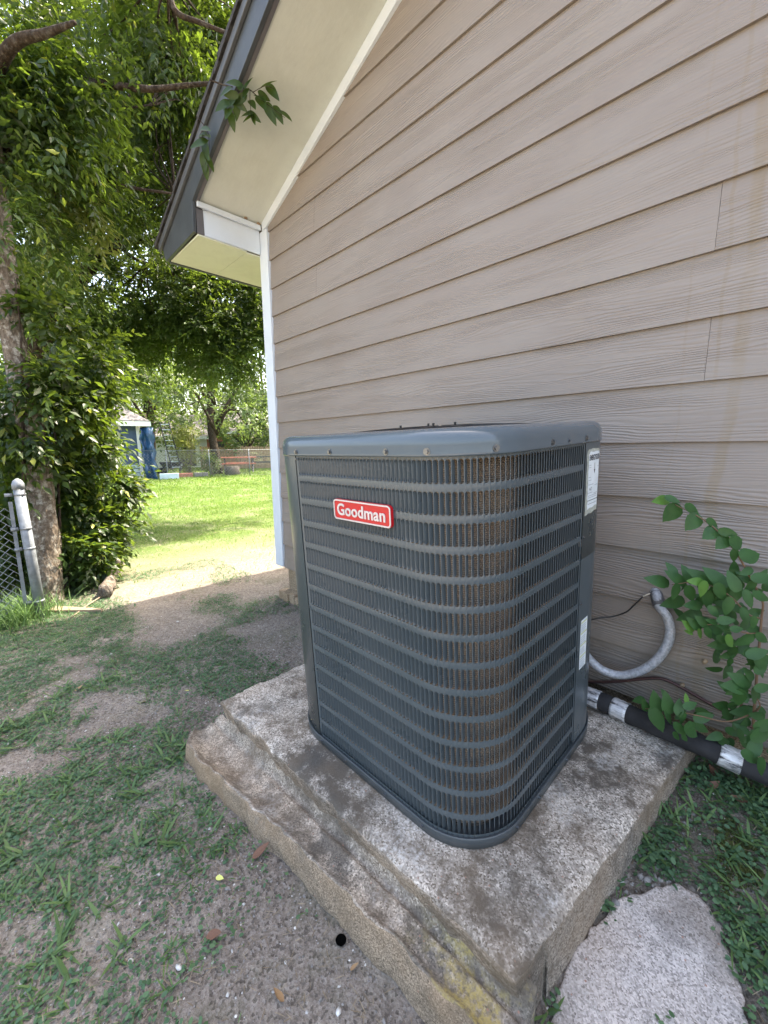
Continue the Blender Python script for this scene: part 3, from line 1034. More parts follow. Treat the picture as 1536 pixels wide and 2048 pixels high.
# corner posts (left rear and right rear)
sweep('corner_post', np.linspace(-.0008, -PER_L, 60), [(-.004, .030), (.0018, .030), (.0018, .9165)], ACP)
upz = .600
sr = np.linspace(LTOT + .0008, PER_R, 50)
sweep('control_panel', sr, [(-.02, upz), (.0018, upz), (.0018, .9165)], ACP)
sr2 = np.linspace(LTOT + .0008, LTOT + .062 + .075, 16)
V = []; F = []
for i, s in enumerate(sr2):
    x, y, nx, ny = path(s, .0012)
    V += [(x, y, .030), (x, y, upz - .0005)]
x, y, nx, ny = path(sr2[-1], -.09); V += [(x, y, .030), (x, y, upz - .0005)]
for i in range(len(sr2)): F.append((2 * i, 2 * i + 2, 2 * i + 3, 2 * i + 1))
umesh('valve_panel', V, F, ACP, True)

# coil behind the louvres
sweep('coil', np.linspace(-PER_L + .02, LTOT + .05, 110), [(-.034, .030), (-.034, .93)], COIL)
sweep('interior_shade_sheet', np.linspace(-PER_L + .03, PER_R - .03, 60), [(-.05, .03), (-.05, .93)], DARKIN)  # near-black sheet standing in for the shade inside the cabinet
# base pan, a little proud
sp_ = np.linspace(-PER_L, PER_R, 130)
sweep('base_pan', sp_, [(-.05, .003), (.002, .0), (.0055, .002), (.0065, .025), (.0055, .0285), (.0045, .0292), (.0036, .0278), (-.004, .0275)], PAN)

# top cap: rolled lip and inner ring
cap_s = np.linspace(-PER_L, PER_R, 140)
CP = [(-.003, .915), (.0042, .9135), (.0052, .9165), (.0046, .9195), (.0046, .936), (.0035, .946), (.0000, .955), (-.006, .9615), (-.015, .9660), (-.030, .9685), (-.060, .9690)]
sweep('top_cap', cap_s, CP, ACCAP)
# cap deck: from the ring inwards to the fan opening
DV = []; DF = []
ns = len(cap_s)
for s in cap_s:
    x, y, _, _ = path(s, -.0598)
    dx, dy = x - HW, y - HW; a = math.atan2(dy, dx)
    DV += [(x, y, .9688), (HW + .305 * math.cos(a), HW + .305 * math.sin(a), .966), (HW + .300 * math.cos(a), HW + .300 * math.sin(a), .90)]
for i in range(ns - 1):
    for j in range(2): DF.append((3 * i + j, 3 * i + 3 + j, 3 * i + 4 + j, 3 * i + 1 + j))
umesh('cap_deck', DV, DF, ACCAP, True)
# fan guard: rings and spokes, slightly domed
gd = MB()
GR = .300
dome = lambda r: .9615 + .012 * (1 - (r / GR) ** 2) ** .8 if r < GR else .9615
for i in range(22):
    r = .045 + (GR - .047) * i / 21
    pts = [(HW + r * math.cos(a), HW + r * math.sin(a), dome(r)) for a in np.linspace(0, 2 * math.pi, 49)]
    gd.tube(pts, .0022, 4, False)
for k in range(16):
    a = 2 * math.pi * k / 16 + .1
    gd.tube([(HW + r * math.cos(a), HW + r * math.sin(a), dome(r) + .002) for r in np.linspace(.03, GR + .012, 9)], .003, 4)
gd.tube([(HW, HW, dome(0) - .006), (HW, HW, dome(0) + .002)], .05, 20)
umesh('fan_guard', gd.v, gd.f, BLACKM, True)
for dx, dy in ((-.11, -.06), (-.03, -.02), (.055, -.10), (.10, -.06)):
    q = MB(); q.tube([(HW + dx, HW + dy, dome(math.hypot(dx, dy)) - .002), (HW + dx, HW + dy, dome(math.hypot(dx, dy)) + .012)], .0035, 6)
    umesh('guard_bolt', q.v, q.f, BLACKM)
# fan motor and blades below the guard
q = MB(); q.tube([(HW, HW, .80), (HW, HW, .93)], .07, 16)
umesh('fan_motor', q.v, q.f, DARKIN, True)
for k in range(3):
    a = 2 * math.pi * k / 3 + .4; P_ = []
    for r in (.06, .16, .29):
        for w_, h_ in ((-.28, .015), (.28, -.02)):
            P_.append((HW + r * math.cos(a + w_), HW + r * math.sin(a + w_), .90 + h_))
    umesh('fan_blade', P_, [(0, 1, 3, 2), (2, 3, 5, 4)], DARKIN, True)

# screws
scm = MB(); scm.tube([(0, 0, 0), (0, 0, .0012)], .0075, 10); scm.tube([(0, 0, .001), (0, 0, .0050)], .0046, 6)
scme = bpy.data.meshes.new('screw'); scme.from_pydata(scm.v, [], scm.f); scme.materials.append(SCREW); scme.update()


def screw(s, z, off=.0046, sc=1.0):
    x, y, nx, ny = path(s, off)
    o = ulink('screw', scme)
    N = Vector((nx, ny, 0)); T = Vector((-ny, nx, 0)); Zv = Vector((0, 0, 1))
    r = random.uniform(0, 3)
    o.matrix_basis = Matrix(((T.x, 0, N.x, x - HW), (T.y, 0, N.y, y - HW), (0, 1, 0, z), (0, 0, 0, 1))) @ Matrix.Rotation(r, 4, 'Z') @ Matrix.Scale(sc, 4)


for x_ in (.206, .360, .560, .669): screw(x_ - S_L, .9245)
for y_ in (.0856, .285, .481):
    s_ = L1 + LA + (y_ - R1) if y_ > R1 else L1 + R1 * math.acos(max(-1, min(1, (R1 - y_) / R1)))
    screw(s_, .9255)
screw(L1 + LA + .375 - R1, .9250, .0046, .6)
for s_ in (.012, .13, .30, .43, L1 + LA * .95, L1 + LA + .10, L1 + LA + .27): screw(s_, .016, .0062, .9)
screw(.002, .465, .001, .55); screw(.004, .905, .001, .5)
screw(LTOT + .012, .47, .0018, .8); screw(LTOT + .012, .66, .0018, .6)


# badge
def rrect(x0, x1, z0, z1, r, y, n=6):
    P = []
    for cx, cz, a0 in ((x1 - r, z1 - r, 0), (x0 + r, z1 - r, 90), (x0 + r, z0 + r, 180), (x1 - r, z0 + r, 270)):
        for i in range(n + 1):
            a = math.radians(a0 + 90 * i / n); P.append((cx + r * math.cos(a), y, cz + r * math.sin(a)))
    return P


bx0, bx1, bz0, bz1 = .3655, .5700, .7565, .8080
q = MB(); q.prism(rrect(bx0, bx1, bz0, bz1, .010, .000), (0, -.0075, 0))
badge = umesh('badge', q.v, q.f, RED)
q = MB()
o_ = rrect(bx0 + .0006, bx1 - .0006, bz0 + .0006, bz1 - .0006, .0095, -.0077); i_ = rrect(bx0 + .0040, bx1 - .0040, bz0 + .0040, bz1 - .0040, .0065, -.0077)
n = len(o_)
q.add(o_ + i_ + [(a, -.0092, b) for a, _, b in o_] + [(a, -.0092, b) for a, _, b in i_],
      [(2 * n + k, 2 * n + (k + 1) % n, 3 * n + (k + 1) % n, 3 * n + k) for k in range(n)] + [(k, (k + 1) % n, 2 * n + (k + 1) % n, 2 * n + k) for k in range(n)] + [(n + k, 3 * n + k, 3 * n + (k + 1) % n, n + (k + 1) % n) for k in range(n)])
umesh('badge_rim', q.v, q.f, SILVER, parent=badge)


def text_mesh(txt, size, extrude=0.0, bold=0.0, space=1.0):
    cu = bpy.data.curves.new('text', 'FONT'); cu.body = txt; cu.size = size; cu.extrude = extrude; cu.offset = bold
    cu.align_x = 'CENTER'; cu.align_y = 'CENTER'; cu.space_character = space; cu.resolution_u = 4
    o = bpy.data.objects.new('text', cu); COL.objects.link(o)
    dg = bpy.context.evaluated_depsgraph_get(); dg.update()
    me = bpy.data.meshes.new_from_object(o.evaluated_get(dg))
    V = [tuple(v.co) for v in me.vertices]; F = [tuple(p.vertices) for p in me.polygons]
    bpy.data.objects.remove(o); bpy.data.curves.remove(cu); bpy.data.meshes.remove(me)
    return V, F


TV, TF = text_mesh('Goodman', .0405, .0011, .0008, 1.04)
xs_t = [v[0] for v in TV]; wd = max(xs_t) - min(xs_t); k_ = .172 / wd; mx = (max(xs_t) + min(xs_t)) / 2
umesh('lettering', [((bx0 + bx1) / 2 - .001 + (v[0] - mx) * k_, -.0088 - v[2], (bz0 + bz1) / 2 + v[1] * 1.0 - .0005) for v in TV], TF, SILVER, parent=badge)


# stickers on the rear-right post
def patch(name, s0, s1, z0, z1, off, mat, parent=None, nz=12, wob=0.0, n=8):
    V = []; F = []
    for j in range(nz + 1):
        for i in range(n + 1):
            s = s0 + (s1 - s0) * i / n; z = z0 + (z1 - z0) * j / nz
            if wob:
                if i == 0: s += wob * (random.random() - .3)
                if i == n: s -= wob * random.random() + wob * 1.5 * (1 - j / nz) ** 2
                if j == 0: z += wob * random.random() + (.006 * (i / n))
                if j == nz: z -= wob * random.random() + (.006 if i in (0, n) else 0)
            x, y, _, _ = path(s, off); V.append((x, y, z))
    for j in range(nz):
        for i in range(n): a = j * (n + 1) + i; F.append((a, a + 1, a + n + 2, a + n + 1))
    return umesh(name, V, F, mat, False, parent)


ls0 = LTOT + .010
patch('label_residue', ls0, ls0 + .105, .718, .898, .0024, LABELEDGE, nz=20, wob=.004)
lab = patch('label', ls0 + .012, ls0 + .098, .732, .890, .0030, LABELW, nz=20, wob=.004)


def bent_text(name, txt, size, sc_, zc, mat, off, parent, wmax=None, bold=0.0):
    V, F = text_mesh(txt, size, 0, bold)
    xs = [v[0] for v in V]; w = max(xs) - min(xs); k = wmax / w if wmax else 1
    W = []
    for v in V:
        x, y, _, _ = path(sc_ + v[0] * k, off); W.append((x, y, zc + v[1]))
    return umesh(name, W, F, mat, False, parent)


mid = ls0 + .054
bent_text('lettering', 'ENERGYGUIDE', .020, mid, .872, INK, .0035, lab, .076, .0006)


def sline(s0, s1, z, th, mat, parent, off=.0035):
    return patch('printed_line', s0, s1, z, z + th, off, mat, parent, nz=1, n=4)


q = MB()
for s0_, s1_, z0_, z1_ in ((mid - .0012, mid + .0012, .838, .858),):
    patch('arrow', s0_, s1_, z0_, z1_, .0035, INK, lab, nz=1, n=1)
x1_, y1_, _, _ = path(mid - .005, .0035); x2_, y2_, _, _ = path(mid + .005, .0035); x3_, y3_, _, _ = path(mid, .0035)
umesh('arrow_head', [(x1_, y1_, .840), (x2_, y2_, .840), (x3_, y3_, .828)], [(0, 1, 2)], INK, parent=lab)
for z_, w0, w1 in ((.820, .01, .03), (.812, .01, .034), (.846, .012, .030), (.852, .012, .030), (.846, .075, .090), (.8, .012, .05), (.796, .055, .085), (.778, .012, .045), (.774, .05, .085), (.770, .012, .08), (.765, .012, .08)):
    sline(ls0 + w0 + .004, ls0 + w1, z_, .0016, INKG, lab)
bent_text('lettering', '14.7', .014, ls0 + .030, .788, INK, .0035, lab)
sline(ls0 + .014, ls0 + .094, .757, .0018, INK, lab); sline(ls0 + .016, ls0 + .085, .748, .0010, INK, lab)
l2 = patch('warning_label', LTOT + .018, LTOT + .066, .262, .415, .0026, LABELW)
for z_ in (.405, .372, .335, .300):
    patch('printed_line', LTOT + .020, LTOT + .062, z_, z_ + .0035, .0032, INKY, l2, nz=1, n=2)
for i in range(22):
    z_ = .268 + i * .0062
    if all(abs(z_ - q_) > .006 for q_ in (.405, .372, .335, .300)):
        patch('printed_line', LTOT + .021, LTOT + .060 - .012 * random.random(), z_, z_ + .0014, .0032, INKG, l2, nz=1, n=2)

# small things resting on the cap
p = aty(868, 857, -.75)
cl = MB(); cl.prism([(0, 0, 0), (.010, .0, .002), (.026, .004, .0), (.011, .0, -.004)], (0, .002, .001))
tw = mesh('dry_leaf', [(v[0] * .85, v[1] - 0, -v[0] * .75 + v[2]) for v in cl.v], cl.f, simple('orange_leaf', (.62, .25, .14), .6))
tw.location = at(864, 852, 1.30)
tag(tw, 'tiny orange dry leaf caught on the fan guard of the air conditioner', 'leaf')

# ------------------------------------------------------------------ conduit, wire and lines
def tubething(name, label, cat, pts, rad, mat, k=6, n=10):
    m = MB(); m.tube(smooth_path(pts, k), rad, n)
    o = m.build(name, mat, None, True); tag(o, label, cat); return o


cpts = [aty(1309, 1180, .004), aty(1313, 1190, -.028), aty(1318, 1212, -.045), aty(1334, 1234, -.055), aty(1340, 1262, -.060), aty(1334, 1290, -.065), aty(1313, 1320, -.072),
        aty(1282, 1341, -.080), aty(1246, 1350, -.09), aty(1211, 1343, -.105), aty(1185, 1325, -.12), aty(1164, 1300, -.14)]
cpts.append(cpts[-1] + (cpts[-1] - cpts[-2]) * .8)
sp__ = smooth_path(cpts, 22)
rr_ = [.0130 + .0019 * (i % 2) for i in range(len(sp__))]
m = MB(); m.tube(sp__, rr_, 12)
cond = thing('electrical_conduit', 'grey flexible ribbed conduit looping from the wall to the air conditioner', 'conduit', tuple(cpts[0]))
m.build('flexible_tube', CONDUIT, cond, True)
m = MB(); m.tube([cpts[1] * .6 + cpts[0] * .4, cpts[2]], [.0185, .018], 12)
m.build('connector', simple('conduit_collar', (.10, .10, .11), .5, .3), cond, True)
wire = thing('thin_wire', 'thin wire with a bare pale end beside the conduit', 'wire', tuple(aty(1312, 1185, -.02)))
MB().tube(smooth_path([aty(1311, 1183, -.012), aty(1298, 1188, -.03), aty(1286, 1193, -.03)]), .0022, 6).build('stripped_end', simple('pale_wire', (.62, .55, .45), .5), wire, True)
MB().tube(smooth_path([aty(1286, 1193, -.03), aty(1270, 1208, -.035), aty(1252, 1224, -.04), aty(1225, 1233, -.05), aty(1198, 1236, -.07), aty(1170, 1243, -.09)]), .0026, 6).build('black_sheath', BLACKM, wire, True)

# insulated refrigerant line
def on_pad(px, py, lift):
    r = ray(px, py); t = (UD + lift - UN @ CAM) / (UN @ r); return CAM + r * t


_pp = [on_pad(a, b, .031) for a, b in ((1125, 1372), (1172, 1391), (1212, 1407), (1262, 1430), (1330, 1459))]
_y5 = _pp[-1][1]
lp_ = _pp + [aty(1400, 1489, _y5 + .004), aty(1462, 1517, _y5 + .012), aty(1536, 1549, _y5 + .018), aty(1640, 1594, _y5 + .02), aty(1800, 1660, _y5 + .02)]
print('pipe', [tuple(np.round(q, 3)) for q in lp_])
SPL = smooth_path(lp_, 10)
line = thing('refrigerant_line', 'black foam insulated pipe with silver tape bands lying along the wall', 'pipe', tuple(lp_[0]))
cum = [0]
for a, b in zip(SPL[:-1], SPL[1:]): cum.append(cum[-1] + np.linalg.norm(b - a))


def seg_between(px0, px1):
    """samples whose picture column lies between"""
    out = []
    for q in SPL:
        d = q - CAM; u = 768 + FOC * (d @ CR) / (d @ _F)
        if px0 - 3 <= u <= px1 + 3: out.append(q)
    return out


MB().tube(SPL, [.0300 + .0010 * math.sin(i * .7) for i in range(len(SPL))], 16).build('foam_sleeve', RUBBER, line, True)
for a, b in ((1150, 1198), (1226, 1257), (1438, 1486)):
    sg = seg_between(a, b)
    MB().tube(sg, [.0322 + .0006 * math.sin(i * 2.3) for i in range(len(sg))], 18).build('tape_band', FOIL, line, True)
tubething('copper_line', 'thin dark copper tube running above the insulated pipe', 'pipe',
          [aty(1150, 1362, -.05), aty(1190, 1364, -.035), aty(1236, 1363, -.028), aty(1282, 1358, -.024), aty(1320, 1357, -.022), aty(1352, 1369, -.022), aty(1400, 1396, -.024), aty(1450, 1424, -.026), aty(1500, 1452, -.03), aty(1600, 1505, -.03)], .0052, COPPER)
for (px, py, lb) in ((1364, 1371, 'small round tan snail on the copper tube'), (1409, 1324, 'small pale snail stuck to the clapboard above the copper tube')):
    c0 = aty(px, py, -.022)  # knobs of a clip and a nail, rounded like shells
    m = MB(); m.tube([c0 + np.array([0, .012, 0]), c0 + np.array([0, .004, 0]), c0 + np.array([0, -.003, 0]), c0 + np.array([0, -.006, 0])], [.006, .0075, .006, .002], 10)
    tag(m.build('knob', simple('knob_tan', (.30, .22, .14), .5), None, True), lb, 'knob')

# ------------------------------------------------------------------ foliage tools
def spray_leaves(P, D, N, nleaf, length, leaf, wid=.42, droop=.5, seed=0, end=True):
    """P,D,N (k,3): twig start, direction, upper side. returns V (.,3), F tri (.,3)"""
    r = np.random.default_rng(seed)
    k = len(P); B = np.cross(D, N)
    tt = (np.arange(nleaf) // 2 * 2 + 2) / (nleaf + 1)
    Vs = []
    for i in range(nleaf):
        sd_ = 1 if i % 2 else -1
        t = tt[i] if i < nleaf - 1 else 1.0
        if i == nleaf - 1: sd_ = .0
        lt = length[:, None] * t
        base = P + D * lt - np.array([0, 0, 1.]) * (droop * lt * lt / (length[:, None] + 1e-6) * .35)
        ang = (math.radians(52) + r.normal(0, .2, (k, 1))) * sd_
        ld = D * np.cos(ang) + B * np.sin(ang) + N * r.normal(0, .25, (k, 1)) - np.array([0, 0, 1.]) * (droop * r.random((k, 1)) * .9)
        ld /= np.linalg.norm(ld, axis=1, keepdims=True)
        sd2 = np.cross(ld, N + r.normal(0, .35, (k, 3))); sd2 /= np.linalg.norm(sd2, axis=1, keepdims=True) + 1e-9
        up = np.cross(sd2, ld)
        L = (leaf * (0.5 + .85 * r.random(k)))[:, None]; W = L * wid * .5
        v0 = base; v1 = base + ld * L * .42 + sd2 * W + up * L * .06; v2 = base + ld * L - up * L * .10; v3 = base + ld * L * .42 - sd2 * W + up * L * .06
        Vs.append(np.stack([v0, v1, v2, v3], 1))
    V = np.concatenate(Vs, 0).reshape(-1, 3)
    nq = len(V) // 4; b = np.arange(nq)[:, None] * 4
    F = np.concatenate([b + np.array([0, 1, 2]), b + np.array([0, 2, 3])], 0)
    return V, F


def blob_sprays(blobs, leaf, seed, out=.65, droop=.5, slen=(.14, .34), nleaf=9, wid=.42):
    r = np.random.default_rng(seed); Ps = []; Ds = []; Ls = []
    for (c, rad, n) in blobs:
        c = np.array(c, float); rad = np.array(rad if hasattr(rad, '__len__') else (rad,) * 3, float)
        # break each mass into twigs gathered round sub-centres: leaves gaps between
        nsub = max(3, n // 14)
        sd_ = r.normal(size=(nsub, 3)); sd_ /= np.linalg.norm(sd_, axis=1, keepdims=True)
        sub = sd_ * (r.random((nsub, 1)) ** .42)
        pick = r.integers(0, nsub, n)
        u = sub[pick] + r.normal(0, .13, (n, 3))
        P = c + u * rad
        D = u / (np.linalg.norm(u, axis=1, keepdims=True) + 1e-6) * out + r.normal(0, .45, (n, 3)); D[:, 2] -= .18 * droop
        D /= np.linalg.norm(D, axis=1, keepdims=True)
        Ps.append(P); Ds.append(D); Ls.append(r.uniform(slen[0], slen[1], n))
    P = np.concatenate(Ps); D = np.concatenate(Ds); L = np.concatenate(Ls)
    N = np.array([0, 0, 1.]) + r.normal(0, .35, P.shape); N -= D * (N * D).sum(1, keepdims=True); N /= np.linalg.norm(N, axis=1, keepdims=True) + 1e-9
    return spray_leaves(P, D, N, nleaf, L, leaf * np.ones(len(P)), wid, droop, seed + 1)


def limb(mb, pts, r0, r1, k=6, n=9):
    sp = smooth_path(pts, k)
    mb.tube(sp, [r0 + (r1 - r0) * (i / (len(sp) - 1)) for i in range(len(sp))], n)


def twigs(mb, origin_pts, blobs, r, n=3, thick=.012):
    for (c, rad, _) in blobs:
        rad = np.array(rad if hasattr(rad, '__len__') else (rad,) * 3, float)
        o = min(origin_pts, key=lambda p: np.linalg.norm(p - np.array(c)))
        for i in range(n):
            e = np.array(c) + r.normal(0, .45, 3) * rad
            m_ = (np.array(o) + e) / 2 + r.normal(0, .08, 3) * np.linalg.norm(e - o)
            limb(mb, [o, m_, e], thick, thick * .3, 4, 5)


# ------------------------------------------------------------------ big near tree
tr = np.random.default_rng(3)
tb = atz(103, 1205, -1.15)
t1 = thing('shade_tree', 'large rough barked tree with leaning trunk behind the galvanised fence post', 'tree', tuple(tb))
D1 = float(np.linalg.norm(tb - CAM))
trunk_pts = [tb - np.array([0, 0, .1]), tb + np.array([0, 0, .15]), at(84, 1000, D1 - .1), at(50, 800, D1 - .1), at(18, 620, D1), at(-8, 430, D1 + .15), at(-30, 250, D1 + .35), at(-45, 60, D1 + .6)]
tm = MB()
sp = smooth_path(trunk_pts, 8)
rd = [.082 - .015 * (i / (len(sp) - 1)) + (.05 * math.exp(-i / 5)) for i in range(len(sp))]
tm.tube(sp, rd, 18)
trunk = tm.build('trunk', BARK, t1, True)
for v in trunk.data.vertices:
    q = v.co; nz_ = mnoise.noise(Vector((q.x * 9, q.y * 9, q.z * 4))) * .018 + mnoise.noise(Vector((q.x * 30, q.y * 30, q.z * 15))) * .006
    v.co = q + v.normal * nz_
limbsA = [
    ([at(-30, 200, D1 + .35), at(20, 95, D1), at(95, 66, D1 - .2), at(150, 45, D1 - .4)], .042, .010),
    ([at(-30, 160, D1 + .5), at(90, 156, D1 + .5), at(190, 166, D1 + .4), at(300, 178, D1 + .3), at(380, 170, D1 + .2), at(455, 165, D1 - .1)], .035, .010),
    ([at(-10, 350, D1 + .3), at(40, 282, D1 + .4), at(130, 322, D1 + .5), at(230, 368, D1 + .6), at(350, 388, D1 + .7)], .030, .010),
    ([at(130, 322, D1 + .5), at(160, 270, D1 + .5), at(215, 225, D1 + .5), at(300, 210, D1 + .5)], .013, .006),
    ([at(330, -60, D1 + .5), at(350, 20, D1 + .4), at(400, 45, D1 + .3), at(470, 72, D1 + .2)], .022, .010),
    ]
for pts, r0, r1 in limbsA:
    mb = MB(); limb(mb, pts, r0, r1); mb.build('limb', BARK2, t1, True)
blA = [(at(px, py, D1 + dd), r_, n) for px, py, dd, r_, n in (
    (30, 40, -.3, .50, 403), (140, -30, -.6, .45, 403), (230, 60, -.3, .34, 301), (320, 10, -.3, .38, 341), (110, 130, .3, .38, 261),
    (20, 210, .3, .40, 261), (70, 330, .8, .40, 241), (180, 300, 1.0, .3, 140), (20, 470, .9, .35, 180),
    (-90, 300, .4, .6, 362), (-120, 60, .2, .7, 403), (200, -190, 0, .8, 564), (60, -220, 0, .8, 523), (360, -160, .8, .7, 523),
    (200, 150, 1.3, .32, 120), (340, 100, 1.5, .34, 261), (420, 40, 1.9, .45, 443), (400, 150, 1.7, .38, 382), (370, 240, 1.9, .38, 341), (320, 330, 2.2, .42, 301), (440, 180, 2.6, .5, 322), (250, 30, 2.4, .6, 341), (120, 230, 2.4, .55, 261), (400, 320, 2.8, .4, 130), (60, 40, -1.3, .26, 320), (120, 70, -1.3, .22, 220), (20, 110, -1.1, .22, 200), (350, 60, .2, .22, 200), (80, 60, -1.0, .30, 320), (170, 20, -1.0, .26, 240), (10, 90, -.7, .30, 240), (60, 260, .9, .5, 420), (180, 330, 1.8, .55, 420), (300, 200, 2.6, .6, 480), (130, 130, 2.4, .6, 420), (380, 90, 2.8, .55, 420), (250, 420, 2.6, .5, 340), (60, 400, 1.8, .5, 320), (40, 60, -.8, .30, 260), (120, 20, -.9, .28, 220), (60, 130, -.5, .30, 200), (200, 60, -.9, .24, 180), (60, 90, -.7, .34, 260), (130, 50, -.8, .3, 240), (260, 30, -.8, .26, 160), (10, 150, -.4, .3, 200), (330, 90, 1.0, .3, 160))]


def clear_house(V, F):
    """drop leaves that would grow through the roof or hang loose over the eave"""
    k = len(V) // 4; c = V.reshape(k, 4, 3).mean(1)
    ok = ~((c[:, 0] > -.80) & (c[:, 1] > -3.2))
    q = V.reshape(k, 4, 3)[ok].reshape(-1, 3); n = ok.sum(); b = np.arange(n)[:, None] * 4
    return q, np.concatenate([b + np.array([0, 1, 2]), b + np.array([0, 2, 3])], 0)


V, F = clear_house(*blob_sprays(blA, .060, 21, droop=.55, nleaf=11, slen=(.16, .36), wid=.40))
cr1 = npmesh('crown', V, F, LEAF_N, t1); cr1['kind'] = 'stuff'
mb = MB(); org = [q for pts, _, _ in limbsA for q in smooth_path(pts, 3)]
twigs(mb, org, [q for q in blA if q[0][0] < -1.1], tr, 4, .009)
tg = mb.build('twigs', BARK2, t1, True); tg['kind'] = 'stuff'

# the sprig that hangs in front of the soffit
sb = MB()
s0 = at(420, 160, 3.05)
sprig = [s0, at(455, 172, 3.0), at(495, 178, 2.95), at(512, 190, 2.92)]
limb(sb, sprig, .004, .0018, 5, 5)
tips = [[at(505, 185, 2.93), at(530, 172, 2.9), at(548, 178, 2.9)], [at(512, 190, 2.92), at(530, 205, 2.9), at(552, 222, 2.88), at(570, 236, 2.86)],
        [at(500, 180, 2.94), at(500, 205, 2.92), at(503, 238, 2.9)], [at(470, 172, 3.0), at(455, 200, 3.0), at(455, 235, 3.0)],
        [at(395, 235, 3.15), at(415, 262, 3.1), at(418, 300, 3.1), at(410, 330, 3.1)]]
for q in tips: limb(sb, q, .0022, .001, 5, 4)
sb.build('hanging_twig', BARK2, t1, True)

def leaf_template(nseg=9, wid=.5, serr=.05, fold=.12, curl=.15):
    """leaf along +X from 0 to 1, +Z up; returns V,F"""
    V = [(0, 0, 0)]; F = []
    L = []; Rr = []; M_ = []
    for i in range(nseg + 1):
        t = i / nseg
        w = wid * .5 * (math.sin(math.pi * min(1, t ** .75)) ** .8) * (1 - .15 * t)
        if i in (0, nseg): w = 0.0
        s = serr * (i % 2) * (1 if 0 < i < nseg else 0)
        z = -curl * t * t
        M_.append((t, 0, z)); L.append((t - s, w * (1 + s), z + fold * w)); Rr.append((t - s, -w * (1 + s), z + fold * w))
    V = M_ + L[1:-1] + Rr[1:-1]
    n = nseg + 1; li = lambda i: n + i - 1; ri = lambda i: n + (nseg - 1) + i - 1
    for i in range(nseg):
        if i == 0: F += [(0, 1, li(1)), (0, ri(1), 1)]
        elif i == nseg - 1: F += [(i, i + 1, li(i)), (i, ri(i), i + 1)]
        else: F += [(i, i + 1, li(i + 1), li(i)), (i, ri(i), ri(i + 1), i + 1)]
    return V, F


def make_leaf_mesh(name, mat, **kw):
    V, F = leaf_template(**kw)
    me = bpy.data.meshes.new(name); me.from_pydata(V, [], F); me.materials.append(mat)
    me.polygons.foreach_set('use_smooth', [True] * len(me.polygons)); me.update(); return me


def place_leaf(me, parent, base, d, nrm, size, name='leaf', wscale=1.0, pinv=None):
    d = np.array(d, float); d /= np.linalg.norm(d)
    nrm = np.array(nrm, float); nrm = nrm - d * (nrm @ d); nrm /= np.linalg.norm(nrm)
    s = np.cross(nrm, d)
    o = bpy.data.objects.new(name, me); COL.objects.link(o); o.parent = parent
    M = Matrix(((d[0] * size, s[0] * size * wscale, nrm[0] * size, base[0]), (d[1] * size, s[1] * size * wscale, nrm[1] * size, base[1]), (d[2] * size, s[2] * size * wscale, nrm[2] * size, base[2]), (0, 0, 0, 1)))
    pm = parent.matrix_basis.copy(); pp = parent.parent
    while pp is not None: pm = pp.matrix_basis @ pm; pp = pp.parent
    o.matrix_basis = pm.inverted() @ M
    return o


LM_T = make_leaf_mesh('tree_leaf', LEAF_N, nseg=8, wid=.46, serr=.0, fold=.25, curl=.12)
hl = [(537, 170, 25, 30), (545, 183, -50, 32), (528, 186, -20, 22), (526, 212, -65, 38), (540, 222, -62, 36), (556, 226, -60, 30), (570, 232, -35, 34), (520, 204, 170, 22), (490, 221, 160, 30), (507, 214, -60, 26),
      (508, 230, -30, 24), (495, 235, 200, 22), (508, 240, -80, 18), (478, 165, 100, 26), (497, 166, 60, 24), (470, 176, 200, 26), (478, 196, 200, 28), (462, 190, 180, 26), (455, 204, 200, 28), (448, 178, 190, 26), (470, 212, -100, 30), (458, 225, -110, 30), (446, 214, 220, 30), (462, 238, -80, 28), (480, 208, -40, 26), (492, 190, -110, 24),
      (398, 288, 200, 34), (412, 300, -80, 34), (420, 282, -40, 30), (405, 320, -100, 34), (418, 322, -60, 28), (410, 340, -85, 26), (400, 262, 150, 26), (415, 265, -30, 26)]
for px, py, ang, L in hl:
    d0 = 2.92 if px > 440 else 3.1
    b = at(px, py, d0); a = math.radians(ang)
    ppm = FOC / (d0 * .86)
    place_leaf(LM_T, t1, b - (CR * math.cos(a) + CU * math.sin(a)) * L / ppm * .5, CR * math.cos(a) + CU * math.sin(a) + _F * tr.normal(0, .35), -_F + tr.normal(0, .35, 3), L / ppm)

# ------------------------------------------------------------------ vines and undergrowth at the trunk
vb = at(165, 1150, D1 + .5); vb[2] = -1.13
vine = thing('undergrowth_shrub', 'dense leafy shrub and vines hugging the tree trunk beside the path', 'shrub', tuple(vb))
blV = [(at(px, py, D1 + dd), r_, n) for px, py, dd, r_, n in (
    (110, 640, .1, .22, 120), (150, 720, .3, .30, 240), (90, 780, -.1, .20, 150), (150, 790, .3, .20, 170), (60, 860, -.2, .16, 120), (150, 880, .2, .28, 300), (180, 860, .5, .15, 90), (120, 830, 0, .2, 160),
    (190, 960, .4, .26, 300), (150, 1000, .2, .22, 240), (215, 985, .7, .16, 100), (180, 1050, .3, .22, 240), (222, 1055, .5, .11, 70), (150, 1100, .15, .17, 150), (180, 1130, .2, .10, 60), (90, 930, 0, .10, 50), (20, 800, -.1, .14, 70),
    (-20, 950, .3, .4, 260), (-40, 1100, .5, .4, 260), (30, 1000, .7, .35, 260), (20, 1130, .6, .25, 180), (-60, 780, .3, .4, 200))]
V, F = blob_sprays(blV, .066, 55, droop=.8, nleaf=7, slen=(.10, .26), wid=.5)
fv_ = npmesh('foliage', V, F, LEAF_N, vine); fv_['kind'] = 'stuff'
mb = MB()
